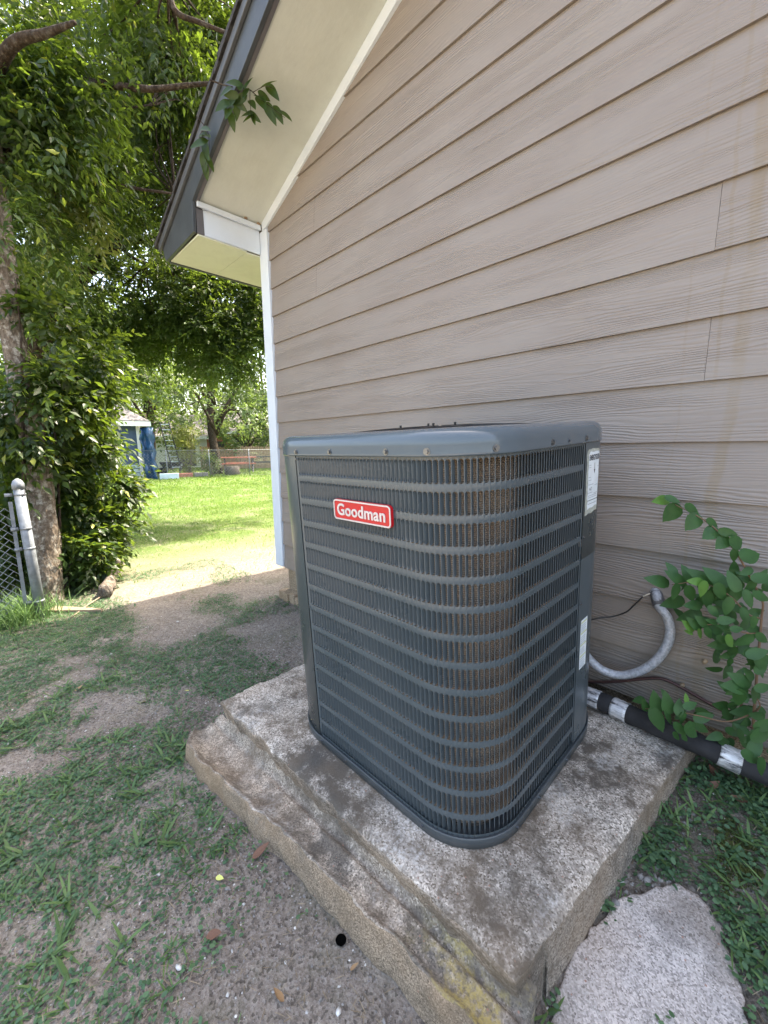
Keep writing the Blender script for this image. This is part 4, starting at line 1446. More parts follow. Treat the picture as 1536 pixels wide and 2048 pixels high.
for q in ((at(122, 1170, D1 - .05), at(118, 1000, D1 - .05), at(112, 900, D1 - .1), at(100, 700, D1)), (at(130, 1180, D1 + .1), at(160, 1040, D1 + .2), at(190, 900, D1 + .4), at(240, 820, D1 + .9)),
          (at(130, 1190, D1 + .1), at(190, 1080, D1 + .3), at(250, 1020, D1 + .7)), (at(48, 960, D1 - .25), at(45, 820, D1 - .2), at(42, 680, D1 - .15), at(30, 560, D1 - .1))):
    limb(mb, list(q), .012, .004, 6, 6)
mb.build('stem', BARK2, vine, True)

# ------------------------------------------------------------------ second tree with the leaning trunk
D2 = 7.2
b2 = at(20, 1010, D2); b2[2] = -1.15
t2 = thing('leaning_tree', 'tree with a slim trunk leaning towards the house behind the shrub', 'tree', tuple(b2))
limbsB = [([b2, at(45, 820, D2), at(75, 690, D2), at(112, 640, D2), at(150, 575, D2), at(195, 512, D2), at(236, 470, D2), at(312, 442, D2 - .2)], .15, .05),
          ([at(195, 512, D2), at(250, 488, D2 - .3), at(325, 474, D2 - .5)], .05, .02),
          ([at(112, 640, D2), at(180, 640, D2 + .3), at(240, 668, D2 + .4), at(290, 692, D2 + .5), at(345, 706, D2 + .5)], .045, .018),
          ([at(236, 490, D2), at(275, 520, D2), at(330, 535, D2)], .03, .012),
          ([at(75, 690, D2), at(60, 560, D2), at(95, 430, D2 + .3), at(120, 300, D2 + .5)], .07, .03),
          ([at(290, 692, D2 + .5), at(330, 680, D2 + .4), at(400, 660, D2 + .3), at(460, 640, D2)], .02, .008)]
m0 = MB(); limb(m0, *limbsB[0]); m0.build('trunk', BARK2, t2, True)
for pts, r0, r1 in limbsB[1:]:
    m0 = MB(); limb(m0, pts, r0, r1); m0.build('limb', BARK2, t2, True)
blB = [(at(px, py, D2 + dd), r_, n) for px, py, dd, r_, n in (
    (120, 440, 0, .75, 300), (250, 420, .6, .6, 240), (80, 560, -.6, .5, 260), (200, 600, .5, .6, 330), (290, 600, .2, .55, 360), (380, 580, .1, .6, 520), (460, 600, 0, .5, 520), (430, 650, -.2, .45, 430),
    (330, 660, .3, .45, 380), (490, 680, -.3, .36, 300), (230, 700, .6, .5, 330), (130, 700, .4, .5, 280), (510, 620, -.1, .38, 330), (470, 720, -.5, .28, 170), (400, 710, .2, .32, 200), (350, 500, .8, .5, 260), (180, 760, .8, .5, 220), (310, 740, 1.4, .4, 130),
    (90, 330, 1, .8, 240), (300, 350, 1.8, .7, 190), (560, 560, .3, .5, 320), (-60, 500, 0, .9, 260), (420, 500, .8, .5, 240), (620, 600, .8, .7, 250))]
V, F = clear_house(*blob_sprays(blB, .078, 77, droop=.6, nleaf=9, slen=(.18, .42), wid=.42))
c2 = npmesh('crown', V, F, LEAF_M, t2); c2['kind'] = 'stuff'
mb = MB(); org = [q for pts, _, _ in limbsB for q in smooth_path(pts, 3)]
twigs(mb, org, blB, tr, 3, .014)
tg = mb.build('twigs', BARK2, t2, True); tg['kind'] = 'stuff'

# young fronds, the sun on them put into the yellow-green leaf colour
V, F = blob_sprays([(at(140, 370, D1 + 1.0), .18, 60), (at(165, 405, D1 + 1.0), .14, 50), (at(60, 480, D1 + 1.2), .2, 40)], .075, 91, droop=.7, nleaf=9, wid=.35)
yf = npmesh('sunlit_young_leaves', V, F, LEAF_Y, t1); yf['kind'] = 'stuff'


# ------------------------------------------------------------------ background trees
def far_tree(name, label, px, py, dist, h, rad, trunk_r, n, leaf, mat, seed, lean=0.0, clear=.35, group=None, cat='tree', dense=1.0):
    b = at(px, py, dist); b[2] = float(zg(b[0], b[1])) - .05
    t = thing(name, label, cat, tuple(b), group)
    r = np.random.default_rng(seed)
    top = b + np.array([lean, 0, h])
    mb = MB(); limb(mb, [b, b + (top - b) * .35 + r.normal(0, .1, 3) * [1, 1, 0], b + (top - b) * .8], trunk_r, trunk_r * .35, 5, 8)
    mb.build('trunk', BARK2, t, True)
    mb = MB(); bl = []
    nb = max(6, int(11 * dense))
    for i in range(nb):
        z_ = clear + (1 - clear) * (i + .5) / nb
        a = i * 2.4 + r.random(); rr = rad * math.sin(math.pi * (.18 + .76 * (z_ - clear) / (1 - clear))) * r.uniform(.45, .85)
        c = b + (top - b) * z_ + np.array([math.cos(a) * rr, math.sin(a) * rr, 0])
        bl.append((c, (rad * .42, rad * .42, rad * .30), n // nb))
        if i < nb * .7: limb(mb, [b + (top - b) * max(.25, z_ - .25), (b + (top - b) * z_ + c) / 2, c], trunk_r * .35, trunk_r * .1, 4, 5)
    mb.build('limb', BARK2, t, True)
    V, F = blob_sprays(bl, leaf, seed + 5, droop=.5, nleaf=7, slen=(leaf * 2.2, leaf * 5), wid=.55)
    c = npmesh('crown', V, F, mat, t); c['kind'] = 'stuff'
    return t


far_tree('oak_tree', 'stout tree with pale forked trunk beside the picnic table', 437, 938, 21, 7.5, 3.4, .24, 1500, .15, LEAF_F, 101, .2, .36)
far_tree('dark_tree', 'dark dense tree standing behind the blue shed', 300, 930, 25, 8.0, 3.6, .26, 1500, .16, LEAF_M, 102, 0, .28)
far_tree('broadleaf_tree', 'low bright green tree behind the right picnic tables', 500, 930, 27, 5.0, 2.6, .18, 1500, .16, LEAF_F, 103, 0, .22)
G_ = 'trees closing off the far side of the yard'
BT = ['tall tree rising behind the grey shed roof', 'tall tree between the shed roof and the ladder, far back', 'tall background tree directly above the black ladder', 'tallest background tree above the yellow green bush',
      'tall background tree behind the pale forked tree', 'tall background tree whose crown meets the white corner board', 'background tree hidden mostly by the house corner', 'background tree seen through the leaning tree above the blue shed wall',
      'background tree seen past the left side of the ivy clad trunk', 'background tree beyond the near fence at the far left', 'background tree standing behind the house']
for i, (px, dist, h, rad) in enumerate(((180, 31, 10, 4.5), (250, 34, 11, 4.5), (345, 33, 9.5, 4.0), (400, 37, 12, 4.5), (470, 34, 10.5, 4.2), (530, 36, 12, 4.8), (590, 30, 10, 4.5), (100, 26, 9, 4), (20, 24, 9, 4), (-80, 22, 9, 4), (680, 34, 10, 5))):
    far_tree('background_tree', BT[i], px, 930, dist, h, rad, .2, 800, .24, LEAF_F if i % 2 else LEAF_M, 200 + i, 0, .12, G_)
# yellow-green bush
def bush(name, label, px, py, dist, h, rad, n, leaf, mat, seed, cat='bush'):
    b = at(px, py, dist); b[2] = float(zg(b[0], b[1])) - .03
    t = thing(name, label, cat, tuple(b)); r = np.random.default_rng(seed)
    mb = MB()
    for i in range(9):
        a = r.random() * 6.28; e = b + np.array([math.cos(a) * rad * .6, math.sin(a) * rad * .6, h * r.uniform(.6, .95)])
        limb(mb, [b + r.normal(0, .05, 3) * [1, 1, 0], (b + e) / 2 + r.normal(0, .08, 3), e], .018, .006, 4, 5)
    mb.build('stem', BARK, t, True)
    bl = [(b + np.array([r.normal(0, .35) * rad, r.normal(0, .35) * rad, h * z_]), (rad * .55, rad * .55, h * .16), n // 7) for z_ in np.linspace(.22, .86, 7)]
    V, F = blob_sprays(bl, leaf, seed + 1, nleaf=7, slen=(leaf * 2, leaf * 4), droop=.3)
    c = npmesh('foliage', V, F, mat, t); c['kind'] = 'stuff'; return t


bush('yellow_bush', 'tall airy yellow green bush in front of the grey roofed house', 378, 932, 20.5, 2.3, .95, 620, .10, LEAF_Y, 301)
bush('small_bush', 'small dark green bush at the foot of the pale forked tree', 424, 941, 20, .95, .42, 220, .09, LEAF_M, 303)

# ------------------------------------------------------------------ far yard objects
BLUEW = simple('blue_siding', (.045, .075, .13), .7, var=.15)
PALEM = simple('pale_metal', (.42, .52, .56), .5, var=.15)
TARP = simple('blue_tarp', (.01, .055, .13), .4, var=.35, vscale=5, bump=.8, bscale=9)
GREYROOF = simple('grey_roof', (.15, .14, .138), .85, var=.25, vscale=6)
BRICK = simple('brick_red', (.34, .13, .09), .85, var=.3, vscale=20)
WHITEP = simple('white_paint', (.7, .72, .7), .6, var=.08)
DARKM = simple('dark_metal', (.03, .03, .035), .5)
REDW = simple('red_stained_wood', (.30, .10, .07), .7, var=.3)
FENCEW = simple('reed_fence', (.30, .21, .14), .9, var=.45, vscale=14)


def frame_at(px, py, dist):
    """origin on the ground plus axes across the view and away from it"""
    b = at(px, py, dist); b[2] = float(zg(b[0], b[1]))
    f = b - CAM; f[2] = 0; f /= np.linalg.norm(f); r_ = np.array([f[1], -f[0], 0.])
    return b, Matrix(((r_[0], f[0], 0, b[0]), (r_[1], f[1], 0, b[1]), (0, 0, 1, b[2]), (0, 0, 0, 1)))


b, M = frame_at(205, 945, 19.5)
shed = thing('blue_shed', 'blue shed with pale eaves and grey shingle roof behind the shrub', 'shed', tuple(b))
MB().box((-3.2, 0, 0), (1.35, 3.2, 2.25), M).build('wall', BLUEW, shed)
m = MB(); m.prism([tuple(M @ Vector(p)) for p in ((-3.5, -.35, 2.26), (1.75, -.35, 2.26), (.2, 1.5, 3.35), (-3.3, 1.5, 3.35))], (0, 0, .06)); m.prism([tuple(M @ Vector(p)) for p in ((1.75, -.35, 2.26), (1.75, 3.5, 2.26), (.2, 1.5, 3.35))], (0, 0, .06)); m.build('roof', GREYROOF, shed)
MB().box((-3.5, -.38, 2.10), (1.78, -.33, 2.28), M).build('fascia', WHITEP, shed)
MB().box((1.27, -.03, 0), (1.38, .02, 2.2), M).build('corner_trim', WHITEP, shed)
for i in range(3): MB().box((.55, -.05, .1 + .17 * i), (1.26, -.01, .24 + .17 * i), M).build('skirting_panel', PALEM, shed)
for x_ in (-1.0,):
    MB().box((x_, -.03, 1.0), (x_ + .8, -.005, 1.8), M).build('window', DARKM, shed)
b, M = frame_at(301, 940, 19.3)
m = MB(); n_ = 14; Vt = []; Ft = []
for j in range(14):
    for i in range(10):
        u = i / 9; v = j / 13
        x_ = -.22 + .46 * u + .05 * math.sin(j * 1.7 + i); z_ = v * 2.05; y_ = -.12 * math.sin(u * 9 + v * 3) - .25 * (1 - v) * math.sin(u * 3.1) + .05 * math.sin(j * 2.1)
        Vt.append(tuple(M @ Vector((x_, y_ - .1, z_)))); 
Ft = [(j * 10 + i, j * 10 + i + 1, j * 10 + i + 11, j * 10 + i + 10) for j in range(13) for i in range(9)]
o = mesh('tarp', Vt, Ft, TARP, None, True); o.modifiers.new('s', 'SOLIDIFY').thickness = .03
tag(o, 'crumpled bright blue tarp hanging at the corner of the shed', 'tarp')
# neighbour houses
for px, py, dist, w_, h_, mat, rm, lb in ((330, 935, 29, 5.0, 1.9, WHITEP, GREYROOF, 'low house with long grey roof behind the ladder and yellow bush'), (452, 935, 31, 3.2, 2.3, BRICK, GREYROOF, 'brick red house glimpsed behind the forked trunk')):
    b, M = frame_at(px, py, dist)
    hh = thing('neighbour_house', lb, 'house', tuple(b))
    MB().box((-w_ / 2, 0, 0), (w_ / 2, 5, h_), M).build('wall', mat, hh)
    m = MB(); m.prism([tuple(M @ Vector(p)) for p in ((-w_ / 2 - .4, -.5, h_), (w_ / 2 + .4, -.5, h_), (w_ / 2 - .3, 2.5, h_ + 1.5), (-w_ / 2 + .3, 2.5, h_ + 1.5))], (0, 0, .08)); m.build('roof', rm, hh)
    MB().box((-w_ / 2 - .4, -.54, h_ - .12), (w_ / 2 + .4, -.5, h_ + .08), M).build('fascia', WHITEP, hh)
    MB().box((-w_ / 4, -.03, .9), (-w_ / 4 + .8, -.001, 1.7), M).build('window', DARKM, hh)
    MB().box((w_ / 5, -.03, .1), (w_ / 5 + .8, -.001, 2.0 if h_ > 2 else 1.8), M).build('door', DARKM, hh)
# ladder
b, M = frame_at(346, 938, 19.9)
lad = thing('ladder', 'black ladder leaning against the dark trunk left of the yellow bush', 'ladder', tuple(b))
for s_ in (-.17, .17):
    m = MB(); m.tube([M @ Vector((s_ + .15, 0, .3)), M @ Vector((s_ - .18, .5, 2.35))], .025, 6); m.build('rail', DARKM, lad)
for i in range(9):
    t_ = (i + .5) / 9; m = MB(); m.tube([M @ Vector((-.17 + .15 - .33 * t_, .5 * t_, .3 + 2.05 * t_)), M @ Vector((.17 + .15 - .33 * t_, .5 * t_, .3 + 2.05 * t_))], .016, 5); m.build('rung', PALEM, lad)
b, M = frame_at(345, 940, 20.6)
mw = thing('wheelbarrow', 'dark wheelbarrow parked below the ladder', 'wheelbarrow', tuple(b))
m = MB(); m.prism([tuple(M @ Vector(p)) for p in ((-.35, 0, .35), (.30, 0, .35), (.42, 0, .62), (-.5, 0, .62))], tuple((M.to_3x3() @ Vector((0, .5, 0))))); m.build('tray', DARKM, mw)
m = MB(); m.tube([M @ Vector((-.42, .2, .19)), M @ Vector((-.42, .28, .19))], .19, 14); m.build('wheel', BLACKM, mw)
for s_ in (.05, .45): m = MB(); m.tube([M @ Vector((-.4, s_, .25)), M @ Vector((.85, s_, .5))], .02, 5); m.build('handle', STICK, mw)
for s_ in (.05, .45): m = MB(); m.tube([M @ Vector((.3, s_, .36)), M @ Vector((.3, s_, .0))], .018, 5); m.build('leg', DARKM, mw)
# edging blocks and bricks along the lawn
b, M = frame_at(338, 944, 18.6)
o = MB().box((-.34, -.12, 0), (.34, .12, .22), M).build('concrete_block', PALEM, None, bevel=.01); tag(o, 'pale rectangular block lying at the lawn edge below the wheelbarrow', 'concrete block')
for i, (px, mt, w_, lb) in enumerate(((364, BRICK, .28, 'red brick edging piece left of the pair'), (378, BRICK, .26, 'red brick edging piece beneath the yellow bush'), (396, GRAVEL, .3, 'grey edging stone right of the red bricks'), (410, GRAVEL, .22, 'small grey edging stone next to the dark bush'))):
    b, M = frame_at(px, 941, 19.4)
    o = MB().box((-w_ / 2, -.1, 0), (w_ / 2, .1, .17), M).build('edging_block', mt, None, bevel=.01); tag(o, lb, 'edging block', 'edging blocks along the lawn')
b, M = frame_at(465, 941, 20.0)
m = MB(); m.tube([M @ Vector((0, 0, 0)), M @ Vector((0, 0, .2)), M @ Vector((0, 0, .38))], [.33, .30, .31], 14)
tag(m.build('tree_stump', ROTWOOD, None, True), 'pale cut tree stump right of the forked tree', 'stump')
# picnic tables
for i, (px, dist, topm, lb) in enumerate(((478, 22.0, REDW, 'reddish picnic table beside the pale forked tree'), (532, 23.5, DARKM, 'dark metal table nearest the white corner board'))):
    b, M = frame_at(px, 936, dist)
    tbn = thing('picnic_table', lb, 'table', tuple(b), 'tables at the end of the lawn')
    for k in range(4): MB().box((-.85, -.36 + .18 * k, .70), (.85, -.20 + .18 * k, .75), M).build('plank', topm, tbn)
    for s_ in (-.8, .8): MB().box((-.8, s_ - .12, .42), (.8, s_ + .12, .46), M).build('bench_seat', topm, tbn)
    for s_ in (-.65, .65):
        m = MB(); m.tube([M @ Vector((s_, -.7, 0)), M @ Vector((s_, -.2, .7))], .03, 6); m.build('leg', DARKM, tbn)
        m = MB(); m.tube([M @ Vector((s_, .7, 0)), M @ Vector((s_, .2, .7))], .03, 6); m.build('leg', DARKM, tbn)
        MB().box((s_ - .025, -.85, .38), (s_ + .025, .85, .42), M).build('cross_beam', DARKM, tbn)
# reed fence at the back
b, M = frame_at(500, 932, 25.5)
rfn = thing('reed_fence', 'brown reed screen fence behind the tables', 'fence', tuple(b))
for i in range(60):
    x_ = -2.6 + i * .10
    MB().box((x_, 0, .02), (x_ + .085, .03, 1.25 + .08 * random.random()), M).build('slat', FENCEW, rfn)
for i in range(4): MB().box((-2.65 + i * 2.0, .03, 0), (-2.55 + i * 2.0, .12, 1.35), M).build('post', STICK, rfn)
# far chain link fence with posts
def chainlink(parent, o, ux, length, height, cell, r, z0=0.0, mat=GALV, name='wire_mesh', n=3):
    """diagonal wires in the vertical plane through o along unit ux; knitted with a slight in/out weave"""
    mb = MB(); o = np.array(o, float); ux = np.array(ux, float); uy = np.array([-ux[1], ux[0], 0])
    N_ = int((length + height) / cell) + 2
    for sgn in (1, -1):
        for i in range(-int(height / cell) - 1, N_):
            s0_ = i * cell; pts = []
            steps = int(height / (cell / 2))
            for k in range(steps + 1):
                z = k * cell / 2; s_ = s0_ + sgn * z * 1.0 if sgn > 0 else s0_ + height - z
                if 0 <= s_ <= length: pts.append(o + ux * s_ + np.array([0, 0, z0 + z]) + uy * (r * 1.1 * (1 if (k + (sgn > 0)) % 2 else -1)))
            if len(pts) > 1: mb.tube(pts, r, n, False)
    ob = mb.build(name, mat, parent, True); ob['kind'] = 'stuff'; return ob


b, M = frame_at(420, 940, 18.9)
cf = thing('chain_link_fence', 'distant low chain link fence along the far edge of the lawn', 'fence', tuple(b))
r3 = np.array([M[0][0], M[1][0], 0])
for i in range(5):
    q = b + r3 * (-3.2 + i * 1.6); MB().tube([q, q + np.array([0, 0, 1.15])], .016, 8).build('post', GALV, cf, True)
MB().tube([b - r3 * 3.2 + np.array([0, 0, 1.12]), b + r3 * 3.2 + np.array([0, 0, 1.12])], .010, 6).build('top_rail', GALV, cf, True)
chainlink(cf, b - r3 * 3.2, r3, 6.4, 1.1, .12, .004)

# ------------------------------------------------------------------ near fence
pb = atz(84, 1236, -1.14)
fence = thing('chain_link_fence', 'near chain link fence ending at a thick galvanised post at the left', 'fence', tuple(pb))
ptop = at(37, 975, float(np.linalg.norm(pb - CAM)) - .17)
PT = pb + (ptop - pb) * 1.0
pdir = (PT - pb)
m = MB(); m.tube([pb - pdir * .08, PT], .030, 18); post = m.build('post', GALV, fence, True)
m = MB(); m.tube([PT - pdir * .01, PT + pdir * .025, PT + pdir * .05, PT + pdir * .065], [.034, .033, .024, .006], 16); m.build('post_cap', GALV, post, True)
for t_ in (.14, .55, .70, .95):
    q = pb + pdir * t_; m = MB(); m.tube([q - pdir * .008, q + pdir * .008], .0325, 18); m.box(tuple(q + np.array([-.012, -.075, -.01])), tuple(q + np.array([.012, -.036, .01]))); m.build('tension_band', GALV, post, True)
fd_ = np.array([0.0, -1.0, 0.0])
q0 = pb + fd_ * .072
MB().box(tuple(q0 + np.array([-.003, -.01, .03])), tuple(q0 + np.array([.003, .01, float(pdir[2]) * .9]))).build('tension_bar', GALV, fence)
chainlink(fence, pb + fd_ * .082 + np.array([0, 0, .02]), fd_, 2.0, float(pdir[2]) * .86, .052, .0022, 0, n=5)
q1 = pb + fd_ * 2.1; MB().tube([q1 - np.array([0, 0, .1]), q1 + np.array([0, 0, 1.2])], .03, 12).build('line_post', GALV, fence, True)

# ------------------------------------------------------------------ board, stick, rotten wood near the tree
def groundpt(px, py, lift=0.0):
    z = -1.13
    for _ in range(4):
        q = atz(px, py, z + lift); z = float(zg(q[0], q[1]))
    return q


a_, b_ = groundpt(100, 1222), groundpt(205, 1224)
m = MB(); d = b_ - a_; nrm_ = np.array([-d[1], d[0], 0]); nrm_ /= np.linalg.norm(nrm_)
m.prism([a_ - nrm_ * .04, b_ - nrm_ * .012, b_ + nrm_ * .012, a_ + nrm_ * .05], (0, 0, .022))
tag(m.build('board', PLANKM, None, bevel=.003), 'weathered tan board half buried between post and path', 'board')
m = MB(); m.tube([groundpt(141, 1236, .008), groundpt(178, 1208, .02), groundpt(214, 1186, .03)], [.004, .005, .004], 6)
tag(m.build('stick', STICK, None, True), 'long thin dry stick pointing at the rotten log', 'stick')
lg = thing('rotten_log', 'broken weathered grey brown log at the foot of the shrub', 'log', tuple(groundpt(215, 1170)))
for pts, r0, r1 in (([groundpt(210, 1185, .05), groundpt(225, 1150, .07), groundpt(232, 1120, .06)], .05, .035), ([groundpt(175, 1140, .06), groundpt(205, 1138, .10), groundpt(236, 1132, .06)], .035, .05), ([groundpt(228, 1110, .05), groundpt(236, 1090, .08), groundpt(228, 1070, .06)], .05, .03)):
    m = MB(); limb(m, [np.array(p) for p in pts], r0, r1, 6, 10)
    o = m.build('wood_piece', ROTWOOD, lg, True)
    for v in o.data.vertices: v.co += v.normal * (mnoise.noise(v.co * 22) * .022)

# ------------------------------------------------------------------ sapling beside the line set
sap = thing('elm_sapling', 'young elm sapling with serrated leaves growing against the clapboards', 'sapling', tuple(aty(1500, 1470, -.12)))
SST = simple('sapling_stem', (.17, .10, .055), .7)
sm_ = MB()
P3 = lambda X, Y, d: aty(1100 + X / 3.523, 840 + Y / 3.523, d)
P4 = lambda X, Y, d: aty(1100 + X / 3.523, 1250 + Y / 3.523, d)
stems = [([P4(1430, 760, -.13), P4(1445, 520, -.14), P4(1470, 200, -.15), P3(1490, 1400, -.15), P3(1500, 1290, -.16), P3(1460, 1200, -.16)], .0042, .0022),
         ([P3(1460, 1200, -.16), P3(1400, 1090, -.17), P3(1340, 980, -.17), P3(1270, 880, -.17), P3(1190, 790, -.17), P3(1100, 715, -.17), P3(1000, 655, -.17), P3(890, 600, -.17), P3(825, 545, -.17)], .0028, .0010),
         ([P3(1490, 1400, -.15), P3(1400, 1370, -.18), P3(1280, 1250, -.2), P3(1180, 1190, -.2), P3(1050, 1140, -.2), P3(860, 1160, -.2)], .0025, .001),
         ([P3(1490, 1500, -.15), P3(1380, 1500, -.2), P3(1220, 1450, -.22), P3(1050, 1440, -.22)], .0022, .001),
         ([P4(1440, 620, -.14), P4(1250, 680, -.2), P4(1050, 640, -.22), P4(850, 600, -.23), P4(660, 590, -.23)], .0022, .001),
         ([P4(1440, 620, -.14), P4(1480, 560, -.16), P4(1400, 460, -.18), P4(1300, 430, -.2)], .0022, .001),
         ([P4(1330, 700, -.1), P4(1345, 600, -.1), P4(1355, 480, -.1)], .005, .0035)]
for pts, r0, r1 in stems: limb(sm_, pts, r0, r1, 6, 6)
sm_.build('stem', SST, sap, True)
LS = make_leaf_mesh('elm_leaf', LEAF_S, nseg=12, wid=.52, serr=.035, fold=.14, curl=.10)
LR = make_leaf_mesh('round_elm_leaf', LEAF_S, nseg=12, wid=.80, serr=.035, fold=.10, curl=.08)
LY = make_leaf_mesh('young_elm_leaf', LEAF_SL, nseg=12, wid=.50, serr=.03, fold=.14, curl=.10)
T3 = [  # x, y, tip angle, length (enlarged picture units), kind, depth
    (765, 567, 185, 130, 'y', -.17), (855, 562, -25, 90, 's', -.17), (863, 658, 235, 135, 'r', -.18), (1015, 630, -22, 125, 's', -.17), (1003, 722, 232, 125, 'r', -.18), (1150, 727, -30, 95, 's', -.17), (1128, 800, 215, 110, 'r', -.18),
    (1243, 793, -15, 105, 's', -.17), (1213, 865, 225, 105, 'r', -.18), (1337, 858, 15, 125, 'r', -.17), (1308, 958, -80, 90, 's', -.18), (1413, 955, 12, 130, 'r', -.17), (1375, 1068, 200, 95, 's', -.18), (1495, 1108, 10, 140, 's', -.17), (1415, 1180, 240, 120, 's', -.18),
    (755, 1133, 165, 150, 's', -.2), (865, 1045, 120, 95, 's', -.19), (890, 1110, 140, 140, 's', -.2), (885, 1215, -100, 110, 's', -.21), (985, 1085, 110, 130, 's', -.18), (1075, 1100, 142, 160, 's', -.21), (1185, 1105, 130, 165, 's', -.21), (1295, 1135, 112, 140, 's', -.22),
    (1020, 1137, 175, 105, 'y', -.22), (1083, 1195, -95, 110, 'y', -.22), (1000, 1230, -60, 125, 's', -.21), (1115, 1270, -80, 130, 's', -.2), (1205, 1215, -62, 130, 's', -.22), (1260, 1320, -95, 125, 's', -.22), (1000, 1303, 180, 120, 's', -.2), (860, 1285, 195, 150, 's', -.16), (985, 1385, 200, 150, 's', -.15),
    (1310, 1240, -110, 130, 's', -.2), (1390, 1262, -70, 120, 's', -.2), (1490, 1245, -20, 120, 's', -.18), (1150, 1352, -50, 95, 's', -.22), (1240, 1180, 100, 130, 's', -.16), (1145, 1180, 80, 120, 's', -.16), (1060, 1300, -100, 100, 's', -.17),
    (965, 1445, 142, 110, 'y', -.23), (982, 1497, 150, 50, 'y', -.23), (1012, 1432, 140, 115, 's', -.23), (1066, 1513, -60, 80, 'y', -.23), (1070, 1420, 140, 105, 's', -.23), (1120, 1505, -60, 85, 's', -.23), (1140, 1420, 160, 75, 's', -.23), (1237, 1408, 5, 110, 's', -.23), (1222, 1457, 165, 95, 's', -.23),
    (1165, 1480, 150, 95, 's', -.22), (1316, 1472, 5, 85, 's', -.23), (1292, 1572, -42, 130, 'y', -.24), (1215, 1550, -40, 85, 's', -.23), (1205, 1585, 190, 140, 's', -.16), (1272, 1502, -20, 85, 's', -.23), (1380, 1560, -140, 130, 's', -.2), (1400, 1470, 170, 140, 's', -.16), (1440, 1430, -85, 85, 's', -.22),
    (1365, 1385, -75, 115, 's', -.2), (1445, 1350, 10, 100, 's', -.15), (1450, 1635, 20, 130, 's', -.2), (1252, 1662, 200, 95, 's', -.18), (1315, 1655, -60, 120, 's', -.18), (1275, 1715, -90, 65, 's', -.18), (1500, 1540, -30, 110, 's', -.17), (1350, 1620, 200, 100, 's', -.15), (1330, 1330, 170, 110, 's', -.14), (1480, 1720, -60, 120, 's', -.2), (1210, 1330, 20, 110, 's', -.13)]
T4 = [(1295, 430, 172, 170, 's', -.23), (1340, 385, 150, 150, 's', -.22), (1355, 530, -80, 140, 's', -.23), (1475, 525, -55, 160, 's', -.22), (1500, 440, 10, 110, 's', -.22), (1390, 340, 130, 110, 's', -.2), (1440, 195, 15, 130, 's', -.2), (1440, 265, -40, 110, 's', -.18),
      (665, 560, 110, 85, 's', -.23), (738, 535, 105, 145, 's', -.24), (822, 545, 100, 145, 's', -.24), (748, 665, -70, 155, 's', -.24), (838, 650, -60, 115, 's', -.24), (912, 580, 80, 105, 's', -.24), (960, 515, 95, 65, 'y', -.24), (992, 565, 20, 95, 's', -.24), (940, 665, -85, 95, 's', -.24),
      (908, 730, -50, 100, 's', -.24), (1012, 762, -35, 145, 's', -.25), (1012, 712, -10, 85, 's', -.24), (893, 785, -50, 70, 's', -.24), (952, 800, -50, 60, 's', -.24), (1075, 640, 20, 120, 's', -.2), (1060, 720, -30, 110, 's', -.18), (1190, 560, 170, 120, 's', -.13), (1270, 650, -40, 130, 's', -.13), (1420, 930, -20, 140, 's', -.22),
      (1500, 1010, -70, 140, 's', -.22), (1455, 850, 60, 150, 's', -.2), (1500, 760, 30, 170, 's', -.21), (1425, 790, -130, 110, 's', -.18), (1365, 620, 190, 130, 's', -.14), (1285, 750, -20, 95, 's', -.14), (1495, 680, 40, 130, 's', -.2), (1240, 825, -10, 110, 's', -.15), (1330, 700, -120, 110, 's', -.14), (1500, 300, 30, 120, 's', -.2), (1300, 470, -150, 100, 's', -.15), (1160, 790, 200, 100, 's', -.17), (1340, 780, -70, 90, 's', -.16)]
r_s = np.random.default_rng(8)
for tab, PP in ((T3, P3), (T4, P4)):
    for X, Y, ang, L, kd, dep in tab:
        c0 = PP(X, Y, dep); depth = (c0 - CAM) @ _F
        ln = L / 3.523 * depth / FOC * 1.2
        a = math.radians(ang); dv = CR * math.cos(a) + CU * math.sin(a)
        place_leaf({'s': LS, 'r': LR, 'y': LY}[kd], sap, c0 - dv * ln * .5, dv + _F * r_s.normal(0, .18), -_F + np.array([0, -.2, .35]) + r_s.normal(0, .22, 3), ln)
for X0, X1, Y0, Y1, n_, PP in ((950, 1530, 1050, 1420, 34, P3), (1130, 1530, 1420, 1800, 30, P3), (1250, 1530, 330, 900, 30, P4), (620, 1100, 520, 760, 9, P4)):
    for i in range(n_):
        c0 = PP(r_s.uniform(X0, X1), r_s.uniform(Y0, Y1), r_s.uniform(-.15, -.07)); a = r_s.random() * 6.28
        dv = CR * math.cos(a) + CU * math.sin(a)
        place_leaf(LS, sap, c0, dv + _F * r_s.normal(0, .3), -_F + np.array([0, -.2, .3]) + r_s.normal(0, .35, 3), r_s.uniform(.03, .052))
# more of the same sapling past the edge of the picture
for i in range(45):
    c0 = np.array([2.74 + .35 * r_s.random(), -.1 - .2 * r_s.random(), -.85 + .55 * r_s.random()])
    a = r_s.random() * 6.28
    place_leaf(LS, sap, c0, CR * math.cos(a) + CU * math.sin(a) + _F * .2, -_F + r_s.normal(0, .3, 3), .035 + .02 * r_s.random())

# ------------------------------------------------------------------ ground cover
def inside_pad(x, y, m=0.0):
    yo = np.interp(x, [1.13, 1.2, 1.35, 1.6, 1.97, 2.43], [-1.09, -1.16, -1.16, -1.13, -1.095, -1.07])
    xr = 2.41 + (y + 1.0) * .118 / .93
    return (x > 1.14 - m) & (x < xr + m) & (y > yo - m) & (y < 0)



